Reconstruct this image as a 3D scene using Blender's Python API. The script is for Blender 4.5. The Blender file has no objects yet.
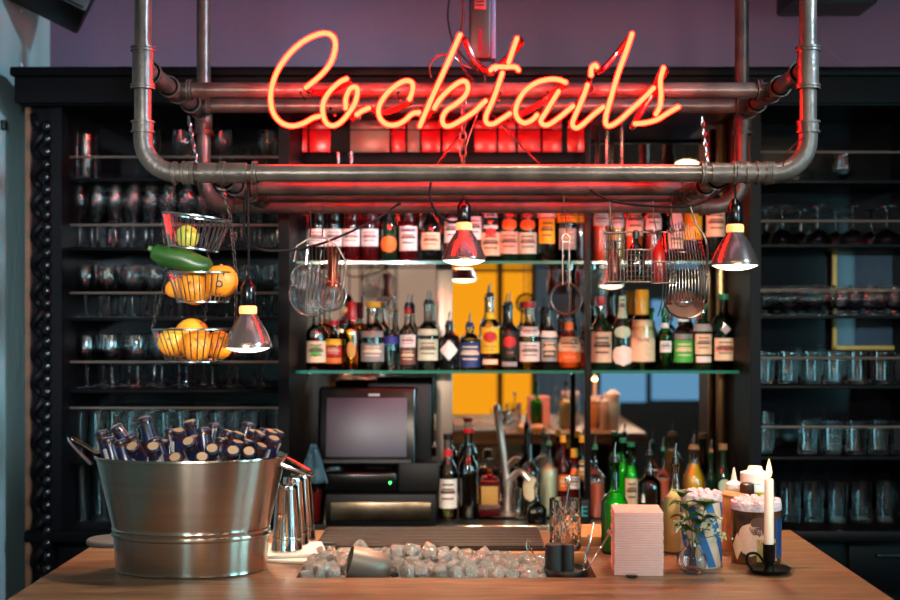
import bpy, bmesh, math, random
from mathutils import Vector, Matrix
random.seed(7)
PI = math.pi
F = 1250.0
EYE = 1.675
CT = 1.10          # bar counter top
BC = 0.953         # back counter top
col = bpy.context.scene.collection

def P(px, py, d):
    return Vector(((px-463)/F*d, d, EYE-(py-310)/F*d))
def X(px, d): return (px-463)/F*d
def Z(py, d): return EYE-(py-310)/F*d
def lin(c):
    return tuple(((v/255)/12.92 if v/255 <= .04045 else ((v/255+.055)/1.055)**2.4) for v in c)

# ---------------------------------------------------------------- materials
def newmat(n):
    m = bpy.data.materials.new(n); m.use_nodes = True
    nt = m.node_tree; nt.nodes.clear()
    out = nt.nodes.new('ShaderNodeOutputMaterial')
    return m, nt, out
def pbr(n, c, rough=.5, metal=0, coat=0, noise=0, nscale=8, bump=0, bscale=40, trans=0, spec=.5, emit=None, estr=0, stretch=None, c2=None, ior=1.45, ani=0, sss=0):
    m, nt, out = newmat(n)
    b = nt.nodes.new('ShaderNodeBsdfPrincipled'); nt.links.new(b.outputs[0], out.inputs[0])
    L = lin(c)
    b.inputs['Base Color'].default_value = (*L, 1)
    b.inputs['Roughness'].default_value = rough
    b.inputs['Metallic'].default_value = metal
    b.inputs['Coat Weight'].default_value = coat
    b.inputs['Coat Roughness'].default_value = .05
    b.inputs['Transmission Weight'].default_value = trans
    b.inputs['Specular IOR Level'].default_value = spec
    b.inputs['IOR'].default_value = ior
    b.inputs['Anisotropic'].default_value = ani
    if sss:
        b.inputs['Subsurface Weight'].default_value = sss
        b.inputs['Subsurface Radius'].default_value = (.01, .008, .006)
    if emit:
        b.inputs['Emission Color'].default_value = (*emit, 1); b.inputs['Emission Strength'].default_value = estr
    if noise or bump:
        tc = nt.nodes.new('ShaderNodeTexCoord'); mp = nt.nodes.new('ShaderNodeMapping')
        nt.links.new(tc.outputs['Object'], mp.inputs[0])
        if stretch: mp.inputs['Scale'].default_value = stretch
    if noise:
        nz = nt.nodes.new('ShaderNodeTexNoise'); nz.inputs['Scale'].default_value = nscale; nz.inputs['Detail'].default_value = 6
        nt.links.new(mp.outputs[0], nz.inputs[0])
        mx = nt.nodes.new('ShaderNodeMix'); mx.data_type = 'RGBA'
        cr = nt.nodes.new('ShaderNodeMapRange'); cr.inputs[1].default_value = .35; cr.inputs[2].default_value = .65
        nt.links.new(nz.outputs[0], cr.inputs[0]); nt.links.new(cr.outputs[0], mx.inputs[0])
        L2 = lin(c2) if c2 else tuple(v*(1-noise) for v in L)
        mx.inputs[6].default_value = (*L, 1); mx.inputs[7].default_value = (*L2, 1)
        nt.links.new(mx.outputs[2], b.inputs['Base Color'])
    if bump:
        nb = nt.nodes.new('ShaderNodeTexNoise'); nb.inputs['Scale'].default_value = bscale
        nt.links.new(mp.outputs[0], nb.inputs[0])
        bp = nt.nodes.new('ShaderNodeBump'); bp.inputs['Strength'].default_value = bump; bp.inputs['Distance'].default_value = .01
        nt.links.new(nb.outputs[0], bp.inputs['Height']); nt.links.new(bp.outputs[0], b.inputs['Normal'])
    return m
def thin(n, c, refl=1.0, rough=.02, edge=.5):
    """thin clear or tinted glass: tinted transparency, a Fresnel gloss, darker towards the silhouette where the wall is seen edge-on"""
    m, nt, out = newmat(n)
    L = lin(c)
    tr = nt.nodes.new('ShaderNodeBsdfTransparent')
    lw = nt.nodes.new('ShaderNodeLayerWeight'); lw.inputs[0].default_value = .35
    mx = nt.nodes.new('ShaderNodeMix'); mx.data_type = 'RGBA'
    mx.inputs[6].default_value = (*L, 1); mx.inputs[7].default_value = (*tuple(v*edge for v in L), 1)
    nt.links.new(lw.outputs['Facing'], mx.inputs[0]); nt.links.new(mx.outputs[2], tr.inputs[0])
    gl = nt.nodes.new('ShaderNodeBsdfGlossy'); gl.inputs['Roughness'].default_value = rough
    fr = nt.nodes.new('ShaderNodeFresnel'); fr.inputs[0].default_value = 1.5
    ml = nt.nodes.new('ShaderNodeMath'); ml.operation = 'MULTIPLY'; ml.inputs[1].default_value = refl; ml.use_clamp = True
    nt.links.new(fr.outputs[0], ml.inputs[0])
    ms = nt.nodes.new('ShaderNodeMixShader')
    nt.links.new(ml.outputs[0], ms.inputs[0]); nt.links.new(tr.outputs[0], ms.inputs[1]); nt.links.new(gl.outputs[0], ms.inputs[2])
    nt.links.new(ms.outputs[0], out.inputs[0])
    return m
def emis(n, c, s):
    m, nt, out = newmat(n)
    e = nt.nodes.new('ShaderNodeEmission'); e.inputs[0].default_value = (*c, 1); e.inputs[1].default_value = s
    nt.links.new(e.outputs[0], out.inputs[0]); return m

M = {}
def wood_mat():
    m, nt, out = newmat('oiled_oak')
    b = nt.nodes.new('ShaderNodeBsdfPrincipled'); nt.links.new(b.outputs[0], out.inputs[0])
    tc = nt.nodes.new('ShaderNodeTexCoord'); mp = nt.nodes.new('ShaderNodeMapping'); mp.inputs['Scale'].default_value = (1.6, 26, 26)
    nt.links.new(tc.outputs['Object'], mp.inputs[0])
    n1 = nt.nodes.new('ShaderNodeTexNoise'); n1.inputs['Scale'].default_value = 1.6; n1.inputs['Detail'].default_value = 9; n1.inputs['Roughness'].default_value = .65; n1.inputs['Distortion'].default_value = .6
    nt.links.new(mp.outputs[0], n1.inputs[0])
    n2 = nt.nodes.new('ShaderNodeTexNoise'); n2.inputs['Scale'].default_value = 7; n2.inputs['Detail'].default_value = 5
    nt.links.new(mp.outputs[0], n2.inputs[0])
    ad = nt.nodes.new('ShaderNodeMix'); ad.inputs[0].default_value = .45
    nt.links.new(n1.outputs[0], ad.inputs[2]); nt.links.new(n2.outputs[0], ad.inputs[3])
    cr = nt.nodes.new('ShaderNodeValToRGB'); e = cr.color_ramp.elements
    e[0].position = .38; e[0].color = (*lin((58, 43, 33)), 1); e[1].position = .64; e[1].color = (*lin((146, 114, 84)), 1)
    k = cr.color_ramp.elements.new(.47); k.color = (*lin((98, 73, 53)), 1)
    nt.links.new(ad.outputs[0], cr.inputs[0])
    # plank joints across the depth
    wv = nt.nodes.new('ShaderNodeSeparateXYZ'); nt.links.new(tc.outputs['Object'], wv.inputs[0])
    md = nt.nodes.new('ShaderNodeMath'); md.operation = 'PINGPONG'; md.inputs[1].default_value = .07
    nt.links.new(wv.outputs[1], md.inputs[0])
    lt = nt.nodes.new('ShaderNodeMath'); lt.operation = 'LESS_THAN'; lt.inputs[1].default_value = .0012
    nt.links.new(md.outputs[0], lt.inputs[0])
    mx = nt.nodes.new('ShaderNodeMix'); mx.data_type = 'RGBA'; mx.inputs[7].default_value = (*lin((60, 38, 24)), 1)
    nt.links.new(lt.outputs[0], mx.inputs[0]); nt.links.new(cr.outputs[0], mx.inputs[6]); nt.links.new(mx.outputs[2], b.inputs['Base Color'])
    b.inputs['Roughness'].default_value = .38
    bp = nt.nodes.new('ShaderNodeBump'); bp.inputs['Strength'].default_value = .15; bp.inputs['Distance'].default_value = .003
    nt.links.new(n2.outputs[0], bp.inputs['Height']); nt.links.new(bp.outputs[0], b.inputs['Normal'])
    return m
M['wood'] = wood_mat()
M['wood_light'] = pbr('pale_wood', (196, 140, 86), .45, noise=.4, nscale=3, stretch=(1, 12, 12))
M['wood_brown'] = pbr('brown_wood', (96, 62, 40), .5, noise=.4, nscale=3, stretch=(10, 10, 1))
M['black_wood'] = pbr('black_lacquered_wood', (6, 5, 7), .5, noise=.3, nscale=5, spec=.10)
M['black_matte'] = pbr('black_plastic', (9, 9, 10), .5, spec=.25)
M['black_gloss'] = pbr('black_gloss', (6, 6, 7), .2, spec=.4)
M['rubber'] = pbr('black_rubber', (30, 28, 28), .6)
M['plaster_left'] = pbr('blue_grey_plaster', (114, 136, 134), .8, noise=.2, nscale=2.5, bump=.3, bscale=30, stretch=(1, 3, .6))
M['plaster_back'] = pbr('plum_grey_plaster', (74, 62, 80), .85, noise=.12, nscale=2, bump=.2, bscale=20)
M['plaster_dark'] = pbr('dark_plaster', (52, 42, 38), .8, noise=.3, nscale=2)
M['ceiling'] = pbr('ceiling_plaster', (90, 80, 88), .9, noise=.1)
M['floor'] = pbr('dark_floor_tile', (50, 42, 38), .4, noise=.3, nscale=4)
M['pipe'] = pbr('galvanised_pipe', (84, 74, 66), .34, metal=.35, noise=.35, nscale=14, bump=.12, bscale=60, c2=(54, 48, 44))
M['fitting'] = pbr('cast_pipe_fitting', (74, 66, 60), .4, metal=.35, noise=.35, nscale=20, bump=.2, bscale=70)
M['chrome'] = pbr('chrome', (226, 224, 222), .12, metal=1)
M['steel'] = pbr('brushed_steel', (190, 176, 162), .22, metal=1, noise=.1, nscale=3, stretch=(1, 1, 30), ani=.9)
M['steel'].node_tree.nodes['Principled BSDF'].inputs['Anisotropic Rotation'].default_value = .25
M['steel_dark'] = pbr('dull_steel', (120, 118, 116), .35, metal=1, noise=.3)
M['satin'] = pbr('satin_strip', (150, 132, 118), .35, metal=.9)
M['brass'] = pbr('bronze_trim', (120, 92, 60), .28, metal=1, noise=.3, nscale=3)
M['wire'] = pbr('chromed_wire', (190, 188, 186), .2, metal=1)
M['dark_wire'] = pbr('dark_wire', (70, 60, 56), .35, metal=.9)
M['cable'] = pbr('black_cable', (10, 8, 8), .7, spec=.15)
M['mirror'] = pbr('mirror_glass', (205, 198, 190), .012, metal=1)
M['mirror_dark'] = pbr('dark_gloss_backing', (8, 7, 10), .12, spec=.35)
M['shelf_glass'] = thin('shelf_glass', (216, 236, 228), 1.0, .02, .6)
M['shelf_edge'] = pbr('green_glass_edge', (30, 128, 100), .15, trans=.35, spec=.8)
M['glass'] = pbr('drinking_glass', (255, 255, 255), .05, trans=1, ior=1.5)
M['glass_bottle'] = thin('clear_bottle_glass', (244, 248, 244), 2.4, .03, .82)
M['glass_real'] = pbr('cut_crystal', (255, 255, 255), 0.0, trans=1, ior=1.5)
M['gb_green'] = thin('green_bottle_glass', (150, 236, 140), 1.6, .02, .35)
M['gb_dark'] = pbr('dark_bottle_glass', (14, 17, 12), .06, spec=.8, coat=.6)
M['gb_dgreen'] = pbr('dark_green_bottle_glass', (16, 38, 20), .06, spec=.8, coat=.6)
M['gb_teal'] = thin('teal_bottle_glass', (120, 176, 150), 1.5, .03, .35)
M['gb_red'] = pbr('dark_red_bottle_glass', (66, 8, 10), .06, spec=.8, coat=.6)
M['gb_brown'] = pbr('amber_beer_glass', (50, 22, 8), .07, spec=.8, coat=.6)
M['l_green'] = pbr('green_liquid', (50, 200, 50), .15, coat=.8)
M['l_lemon'] = pbr('lemon_juice', (255, 244, 176), .3)
M['l_yellow'] = pbr('yellow_juice', (214, 164, 30), .25, coat=.8, sss=.3)
M['l_gold'] = thin('golden_liquid', (226, 168, 60), .4, .05, .5)
M['l_pale'] = thin('pale_wine', (238, 224, 160), .4, .05, .6)
M['l_orange'] = pbr('orange_liqueur', (232, 84, 20), .2, coat=.8, sss=.2)
M['l_red'] = pbr('red_liqueur', (150, 20, 14), .2, coat=.8)
M['l_amber'] = thin('amber_liquid', (196, 104, 40), .4, .05, .4)
M['l_dark'] = pbr('dark_syrup', (20, 8, 6), .15, coat=.8)
M['l_pink'] = pbr('pink_juice', (206, 100, 80), .3, coat=.5, sss=.3)
M['l_white'] = pbr('milky_syrup', (206, 206, 184), .3, coat=.5, sss=.3)
M['l_clear'] = thin('clear_spirit', (238, 242, 240), .3, .03, .7)
def paper(n, c, ink=.12, sc=60):
    return pbr(n, c, .55, noise=ink, nscale=sc, stretch=(1, 1, 2))
for n, c in dict(p_white=(226, 220, 212), p_cream=(222, 200, 164), p_pink=(224, 178, 156), p_mint=(190, 204, 176), p_yellow=(236, 186, 30), p_orange=(226, 110, 30), p_red=(188, 24, 24),
                 p_blue=(24, 52, 104), p_navy=(30, 36, 110), p_black=(20, 18, 18), p_green=(66, 170, 60), p_silver=(150, 150, 148), p_gold=(180, 136, 60), p_brown=(96, 60, 46), p_grey=(128, 124, 118), p_teal=(40, 150, 150)).items():
    M[n] = paper(n.replace('p_', '')+'_paper_label', c)
M['cap_red'] = pbr('red_cap', (170, 22, 30), .3, coat=.3)
M['cap_yellow'] = pbr('yellow_cap', (214, 156, 40), .35, coat=.3)
M['cap_black'] = pbr('black_cap', (16, 14, 14), .35)
M['cap_green'] = pbr('green_cap', (30, 110, 74), .4)
M['cap_white'] = pbr('white_plastic', (222, 220, 216), .4)
M['cork'] = pbr('cork', (150, 108, 70), .8, noise=.3, nscale=60)
def neon_mat():
    m, nt, out = newmat('lit_neon_tube')
    e = nt.nodes.new('ShaderNodeEmission'); e.inputs[1].default_value = 1
    lw = nt.nodes.new('ShaderNodeLayerWeight'); lw.inputs[0].default_value = .5
    mr = nt.nodes.new('ShaderNodeMapRange'); mr.inputs[1].default_value = .30; mr.inputs[2].default_value = .75
    mx = nt.nodes.new('ShaderNodeMix'); mx.data_type = 'RGBA'
    mx.inputs[6].default_value = (165, .68, .22, 1); mx.inputs[7].default_value = (115, .03, .02, 1)
    nt.links.new(lw.outputs['Facing'], mr.inputs[0]); nt.links.new(mr.outputs[0], mx.inputs[0]); nt.links.new(mx.outputs[2], e.inputs[0]); nt.links.new(e.outputs[0], out.inputs[0])
    return m
M['neon'] = neon_mat()
M['neon_off'] = pbr('painted_out_neon_tube', (58, 8, 9), .25, coat=.5)
M['lens'] = emis('lit_lamp_lens', (1.0, .82, .58), 9)
M['par'] = pbr('silvered_lamp_bulb', (150, 132, 126), .2, metal=.9)
M['parneck'] = pbr('glowing_lamp_neck', (240, 160, 90), .3, emit=(1, .45, .15), estr=.9)
M['flame'] = emis('candle_flame', (1.0, .60, .20), 5)
M['wax'] = pbr('candle_wax', (232, 214, 196), .45, sss=.5)
M['ice'] = pbr('ice', (255, 253, 250), .05, trans=.80, ior=1.31, bump=.1, bscale=40)
M['napkin'] = pbr('pink_napkin_paper', (226, 176, 168), .85, noise=.06, nscale=40)
M['napkin_white'] = pbr('white_napkin_paper', (214, 210, 204), .85)
M['rind_orange'] = pbr('orange_rind', (226, 132, 24), .45, bump=.25, bscale=160, noise=.15, nscale=12, sss=.1)
M['rind_yellow'] = pbr('yellow_rind', (230, 164, 40), .45, bump=.2, bscale=120, noise=.2, nscale=9, c2=(222, 130, 30))
M['lime'] = pbr('lime_rind', (140, 148, 40), .4, bump=.2, bscale=140, noise=.3, nscale=10, c2=(176, 160, 60))
M['zucchini'] = pbr('zucchini_skin', (22, 54, 16), .35, noise=.5, nscale=22, c2=(48, 80, 28), stretch=(.3, 2, 2))
M['leaf'] = pbr('mint_leaf', (28, 84, 16), .5, noise=.3, nscale=30)
M['stem'] = pbr('mint_stem', (70, 100, 40), .5)
M['petal'] = pbr('pale_petal', (190, 190, 150), .6)
M['water'] = thin('vase_water', (224, 232, 226), .5, .02, .7)
M['red_panel'] = pbr('red_glass_tile', (214, 16, 24), .25, noise=.15, nscale=4)
M['pale_panel'] = pbr('pale_glass_tile', (150, 120, 104), .35, noise=.3, nscale=5)
M['black_iron'] = pbr('blackened_iron', (30, 26, 24), .4, metal=.8)
M['cloth_blue'] = pbr('blue_bar_cloth', (58, 92, 106), .8, bump=.4, bscale=40)
M['straw_red'] = pbr('red_straws', (184, 20, 26), .4)
M['screen'] = pbr('till_screen', (64, 58, 70), .4, noise=.15, nscale=5)
M['led'] = emis('green_led', (.05, 1, .15), 5)
M['tub_plastic'] = thin('clear_plastic_tub', (224, 226, 226), .9, .12, .6)
M['foam'] = pbr('crushed_white_foam', (200, 182, 194), .8, bump=.8, bscale=120)
M['blue_band'] = pbr('blue_print', (24, 92, 150), .4)
M['tin_white'] = pbr('cream_print', (206, 182, 164), .4)

# ---------------------------------------------------------------- mesh builder
class MB:
    def __init__(s): s.v = []; s.f = []
    def add(s, vs, fs, mat=None):
        o = len(s.v)
        s.v += [tuple(mat @ Vector(p)) if mat else tuple(p) for p in vs]
        s.f += [tuple(i+o for i in f) for f in fs]; return s
    def box(s, x0, x1, y0, y1, z0, z1, mat=None):
        vs = [(x, y, z) for x in (x0, x1) for y in (y0, y1) for z in (z0, z1)]
        return s.add(vs, [(0, 1, 3, 2), (4, 6, 7, 5), (0, 4, 5, 1), (2, 3, 7, 6), (0, 2, 6, 4), (1, 5, 7, 3)], mat)
    def rbox(s, cx, cy, cz, sx, sy, sz, r=.004, seg=2, mat=None):
        bm = bmesh.new(); bmesh.ops.create_cube(bm, size=1)
        for v in bm.verts: v.co = Vector((cx+v.co.x*sx, cy+v.co.y*sy, cz+v.co.z*sz))
        bmesh.ops.bevel(bm, geom=bm.edges[:], offset=min(r, sx*.45, sy*.45, sz*.45), segments=seg, affect='EDGES', profile=.5)
        bm.verts.index_update()
        s.add([v.co[:] for v in bm.verts], [[v.index for v in f.verts] for f in bm.faces], mat); bm.free(); return s
    def lathe(s, prof, n=24, c=(0, 0, 0), mat=None, sx=1, sy=1):
        vs, fs, rings = [], [], []
        for r, z in prof:
            if r < 1e-6: rings.append([len(vs)]); vs.append((c[0], c[1], c[2]+z))
            else:
                rings.append(list(range(len(vs), len(vs)+n)))
                vs += [(c[0]+r*sx*math.cos(2*PI*i/n), c[1]+r*sy*math.sin(2*PI*i/n), c[2]+z) for i in range(n)]
        for a, b in zip(rings, rings[1:]):
            if len(a) == 1 and len(b) == 1: continue
            for i in range(n):
                j = (i+1) % n
                if len(a) == 1: fs.append((a[0], b[j], b[i]))
                elif len(b) == 1: fs.append((a[i], a[j], b[0]))
                else: fs.append((a[i], a[j], b[j], b[i]))
        return s.add(vs, fs, mat)
    def cyl(s, c, r, h, n=20, r2=None, mat=None):
        r2 = r if r2 is None else r2
        return s.lathe([(0, 0), (r, 0), (r2, h), (0, h)], n, c, mat)
    def tube(s, pts, r, n=8, closed=False, mat=None, caps=True):
        pts = [Vector(p) for p in pts]; m = len(pts)
        if m < 2: return s
        rr = r if isinstance(r, (list, tuple)) else [r]*m
        tan = []
        for i in range(m):
            a = pts[(i-1) % m] if closed or i > 0 else pts[i]
            b = pts[(i+1) % m] if closed or i < m-1 else pts[i]
            t = (b-a); tan.append(t.normalized() if t.length > 1e-9 else Vector((0, 0, 1)))
        up = Vector((0, 0, 1)) if abs(tan[0].z) < .9 else Vector((1, 0, 0))
        nrm = (up-tan[0]*up.dot(tan[0])).normalized()
        vs, fs = [], []
        for i in range(m):
            nrm = nrm-tan[i]*nrm.dot(tan[i])
            nrm = nrm.normalized() if nrm.length > 1e-6 else tan[i].orthogonal().normalized()
            bi = tan[i].cross(nrm)
            for k in range(n):
                a = 2*PI*k/n
                vs.append(tuple(pts[i]+(nrm*math.cos(a)+bi*math.sin(a))*rr[i]))
        for i in range(m if closed else m-1):
            for k in range(n):
                a, b = i*n, ((i+1) % m)*n
                fs.append((a+k, a+(k+1) % n, b+(k+1) % n, b+k))
        if not closed and caps:
            fs.append(tuple(range(n))[::-1]); fs.append(tuple((m-1)*n+k for k in range(n)))
        return s.add(vs, fs, mat)
    def ring(s, c, R, r, n=28, k=6, mat=None, axis='z', ry=None):
        ry = R if ry is None else ry
        pts = []
        for i in range(n):
            a = 2*PI*i/n
            if axis == 'z': pts.append((c[0]+R*math.cos(a), c[1]+ry*math.sin(a), c[2]))
            elif axis == 'y': pts.append((c[0]+R*math.cos(a), c[1], c[2]+ry*math.sin(a)))
            else: pts.append((c[0], c[1]+R*math.cos(a), c[2]+ry*math.sin(a)))
        return s.tube(pts, r, k, True, mat)
    def ball(s, c, rx, ry=None, rz=None, n=20, m=12, mat=None):
        ry = ry or rx; rz = rz or rx
        return s.lathe([(math.sin(PI*i/m)*rx if 0 < i < m else 0, -math.cos(PI*i/m)*rz) for i in range(m+1)], n, c, mat, sy=ry/rx)
    def build(s, name, mat, parent=None, loc=(0, 0, 0), rot=(0, 0, 0), sharp=38):
        me = bpy.data.meshes.new(name); me.from_pydata(s.v, [], s.f); me.update()
        bm = bmesh.new(); bm.from_mesh(me); bmesh.ops.recalc_face_normals(bm, faces=bm.faces[:]); bm.to_mesh(me); bm.free()
        me.polygons.foreach_set('use_smooth', [True]*len(me.polygons))
        try: me.set_sharp_from_angle(angle=math.radians(sharp))
        except Exception: pass
        me.materials.append(M[mat] if isinstance(mat, str) else mat)
        o = bpy.data.objects.new(name, me); col.objects.link(o)
        o.location = loc; o.rotation_euler = rot
        if parent: o.parent = parent
        return o
def tag(o, label=None, cat=None, group=None, kind=None):
    if label: o['label'] = label
    if cat: o['category'] = cat
    if group: o['group'] = group
    if kind: o['kind'] = kind
    return o
def thing(name, label, cat, loc=(0, 0, 0), rot=(0, 0, 0), group=None):
    o = bpy.data.objects.new(name, None); o.empty_display_size = .05; col.objects.link(o)
    o.location = loc; o.rotation_euler = rot
    return tag(o, label, cat, group)
def copy_tree(o, parent=None):
    c = o.copy(); col.objects.link(c)
    if parent: c.parent = parent
    for ch in list(o.children):
        copy_tree(ch, c)
    return c
def struct(name, mb, mat): return tag(mb.build(name, mat), kind='structure')
def spline(pts, k=6):
    pts = [Vector(p) for p in pts]
    if len(pts) < 3: return pts
    q = [pts[0]*2-pts[1]]+pts+[pts[-1]*2-pts[-2]]; out = []
    for i in range(1, len(q)-2):
        a, b, c, d = q[i-1:i+3]
        for j in range(k):
            t = j/k
            out.append(.5*((2*b)+(c-a)*t+(2*a-5*b+4*c-d)*t*t+(3*b-a-3*c+d)*t**3))
    out.append(pts[-1]); return out
def text(s, size, mat, parent, loc, rot=(PI/2, 0, 0), ext=.0004, name='lettering', bend=None):
    cu = bpy.data.curves.new('lettering', 'FONT'); cu.body = s; cu.size = size; cu.extrude = ext; cu.align_x = 'CENTER'; cu.align_y = 'CENTER'; cu.resolution_u = 3
    o = bpy.data.objects.new('lettering_source', cu); col.objects.link(o)
    dg = bpy.context.evaluated_depsgraph_get(); me = bpy.data.meshes.new_from_object(o.evaluated_get(dg))
    bpy.data.objects.remove(o)
    if bend:   # wrap round a bottle of radius bend
        for v in me.vertices:
            a = v.co.x/bend
            zz = v.co.z
            v.co.x = (bend+zz)*math.sin(a); v.co.z = (bend+zz)*math.cos(a)-bend
    me.materials.clear(); me.materials.append(M[mat])
    o = bpy.data.objects.new(name, me); col.objects.link(o); o.parent = parent; o.location = loc; o.rotation_euler = rot
    return o

# ---------------------------------------------------------------- room shell
WY = 4.60   # back wall
struct('floor', MB().box(-1.62, 3.4, -3.3, 4.8, -.1, 0), 'floor')
struct('ceiling', MB().box(-1.62, 3.4, -3.3, 4.8, 4.1, 4.2), 'ceiling')
struct('wall_back', MB().box(-1.62, 3.4, WY, 4.8, 0, 4.1), 'plaster_back')
struct('wall_left', MB().box(-1.62, -1.52, -3.2, WY, 0, 4.1), 'plaster_left')
struct('wall_right', MB().box(3.3, 3.4, -3.2, WY, 0, 4.1), 'plaster_dark')
struct('wall_front', MB().box(-1.62, 3.4, -3.3, -3.2, 0, 4.1), 'plaster_dark')

# the customers' side of the room, seen in the mirrors
DM = 2*4.545+3.15
def RX(px): return (px-463)/F*DM
def RZ(py): return EYE-(py-310)/F*DM
M['yellow_glow'] = emis('yellow_glowing_panel', (1.0, .40, .012), 1.4)  # yellow room panel, its brightness put in as emission
M['beige_glow'] = emis('pale_glowing_panel', (.72, .50, .38), .75)  # pale wall panel, the light on it put in as emission
M['sky_glow'] = emis('daylight_pane', (.16, .42, .75), 1.1)
M['glint_teal'] = emis('teal_glint_glow', (.28, .74, .86), 15)  # glow of unseen panes added to streak the glasses
M['grey_curtain'] = pbr('grey_curtain', (120, 130, 150), .8, noise=.4, nscale=8, stretch=(6, 1, .1))
def pane(name, x0, x1, z0, z1, mat, y=-3.17, t=.02): return struct(name, MB().box(x0, x1, y-t, y+t, z0, z1), mat)
pane('window_1', RX(449), RX(497), RZ(430), RZ(272), 'yellow_glow')
pane('window_2', RX(503), RX(531), RZ(430), RZ(272), 'yellow_glow')
pane('beige_panel', RX(300), RX(440), RZ(335), RZ(262), 'beige_glow')
pane('window_4', RX(601), RX(646), RZ(402), RZ(330), 'sky_glow')
pane('window_5', RX(652), RX(700), RZ(400), RZ(300), 'sky_glow')
pane('trim_1', RX(536), RX(586), RZ(430), RZ(262), 'grey_curtain')
for i, (x0, x1) in enumerate(((360, 362), (395, 397))): pane('trim_%d' % (i+2), RX(x0), RX(x1), RZ(335), RZ(262), 'black_wood', y=-3.14)

# ---------------------------------------------------------------- neon sign
ND = 3.30
strokes = {
 'C': [(306,87.6),(320,76),(330,64),(335,50),(334.4,39),(328,33.6),(318,34.4),(304,41),(290,53),(278,70),(271.6,88),(271,104),(275,116),(283,123.6),(293,126),(304,123),(313,118),(319,116.4)],
 'o': [(346.4,79),(340,82),(330,91),(323.6,102),(323,114),(327,123.6),(334,125.6),(342,121),(351,110),(356,100),(357.6,90),(355,87),(350,89),(346,98),(345.6,108)],
 'o2': [(357,114.4),(362,111),(369,108)],
 'c': [(409.6,99),(412.4,91),(412.6,84),(409,81),(403,81.6),(394,87),(385,96),(379,107),(379.6,117),(386,124),(395,125),(404,121),(412,114),(419,112.4)],
 'k': [(460,35),(450,58),(440,80),(430,102),(420,126)],
 'k2': [(434.4,108),(440,99),(450,89),(460,82),(466,82),(468,89),(464,97),(456,104),(447,110),(442.4,118),(444,125),(450,126),(460,121),(474,112),(481,105),(485.6,101)],
 't1': [(517,38.4),(513,50),(508.6,62.4)],
 't2': [(490.6,70),(495,67),(505,67),(515,67),(518.5,70)],
 't': [(502.4,73),(498,86),(493,100),(486,116),(487,123),(493,124),(500,120),(510,113.6)],
 'a': [(565.6,82.4),(558,79.6),(548,79.6),(536,83),(525,91),(518,102),(515.6,112),(519,120),(525,123),(532,120),(537,115)],
 'a2': [(558.6,91.4),(552,102),(546,112),(541,120),(543,124.4),(549,124.4),(560,117),(573,106)],
 'i': [(587.6,85),(582,100),(575,116),(572.4,124),(576,128),(582,125),(592,116),(603,107)],
 'i2': [(591,75),(591.6,68),(595,65),(597,67)],
 'l': [(632,34),(626,52),(618,74),(611,98),(606,116),(606,124),(611,125.6),(620,120),(632,109),(644,98),(653.6,88)],
 's': [(663.6,68),(660.4,80),(661,94),(660,106),(656,114)],
 's2': [(635,123.6),(644,123),(656,120),(668,113),(678,107)],
}
O = P(463, 90, ND)
sign = thing('neon_sign', 'glowing orange-red neon sign in joined handwriting reading Cocktails, mounted on the upper pipes', 'neon sign', O)
sk = list(strokes)
for k in sk:
    pts = [P(x, y, ND)-O for x, y in strokes[k]]
    sp = spline(pts, 6)
    mb = MB().tube(sp, .0070, 14)
    mb.ball(sp[0], .0070, n=12, m=8); mb.ball(sp[-1], .0070, n=12, m=8)
    mb.build('letter_tube', 'neon', sign)
back = Vector((0, .05, 0))
for a, b in [('C', 'o'), ('o', 'o2'), ('o2', 'c'), ('c', 'k2'), ('k', 't2'), ('t1', 't2'), ('k2', 't'), ('a', 'a2'), ('t', 'a'), ('a2', 'i'), ('i', 'i2'), ('l', 's'), ('s', 's2'), ('i2', 'l')]:
    pa = P(*strokes[a][0 if a in ('k', 't1', 's', 'C', 'i') else -1], ND)-O; pb = P(*strokes[b][0], ND)-O
    MB().tube(spline([pa, pa+back*.8+Vector((.012, 0, -.004)), (pa+pb)/2+back*1.1+Vector((0, 0, -.012)), pb+back*.8, pb], 5), .0088, 8).build('blacked_out_tube', 'neon_off', sign)
for x, y in ((300, 92), (330, 108), (398, 92), (430, 104), (500, 92), (548, 92), (616, 92), (660, 92)):
    p = P(x, y, ND)-O
    MB().tube([p+Vector((0, .008, 0)), p+Vector((0, .12, 0))], .004, 6).build('tube_support', 'glass_real', sign)

# ---------------------------------------------------------------- pipe frame
FD, RD = 3.125, 3.856
Zt, Zb = 2.2825, 2.0175
XL, XR = -.80, .8625
LX, RXr = -.62, .66
frame = thing('pipe_frame', 'hanging rack of galvanised steel pipes joined with elbows and tees above the bar', 'pipe rack', (0, FD, Zb))
OF = Vector((0, FD, Zb))
def arc(c, r, a0, a1, plane, n=8):
    out = []
    for i in range(n+1):
        a = a0+(a1-a0)*i/n
        if plane == 'xz': out.append(Vector((c[0]+r*math.cos(a), c[1], c[2]+r*math.sin(a))))
        else: out.append(Vector((c[0], c[1]+r*math.cos(a), c[2]+r*math.sin(a))))
    return out
def tubew(pts, r, name, mat, n=20): return MB().tube([Vector(p)-OF for p in pts], r, n).build(name, mat, frame)
TOP = 4.1
R1 = .0215
def collar(p, axis, r=.026, l=.022, name='coupling', mat='fitting'):
    p = Vector(p); a = {'x': Vector((1, 0, 0)), 'y': Vector((0, 1, 0)), 'z': Vector((0, 0, 1))}[axis]
    b = MB(); b.tube([p-OF-a*l/2, p-OF+a*l/2], r, 20); b.tube([p-OF-a*l/2, p-OF-a*(l/2-.005)], r+.003, 20); b.tube([p-OF+a*(l/2-.005), p-OF+a*l/2], r+.003, 20)
    return b.build(name, mat, frame)
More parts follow.
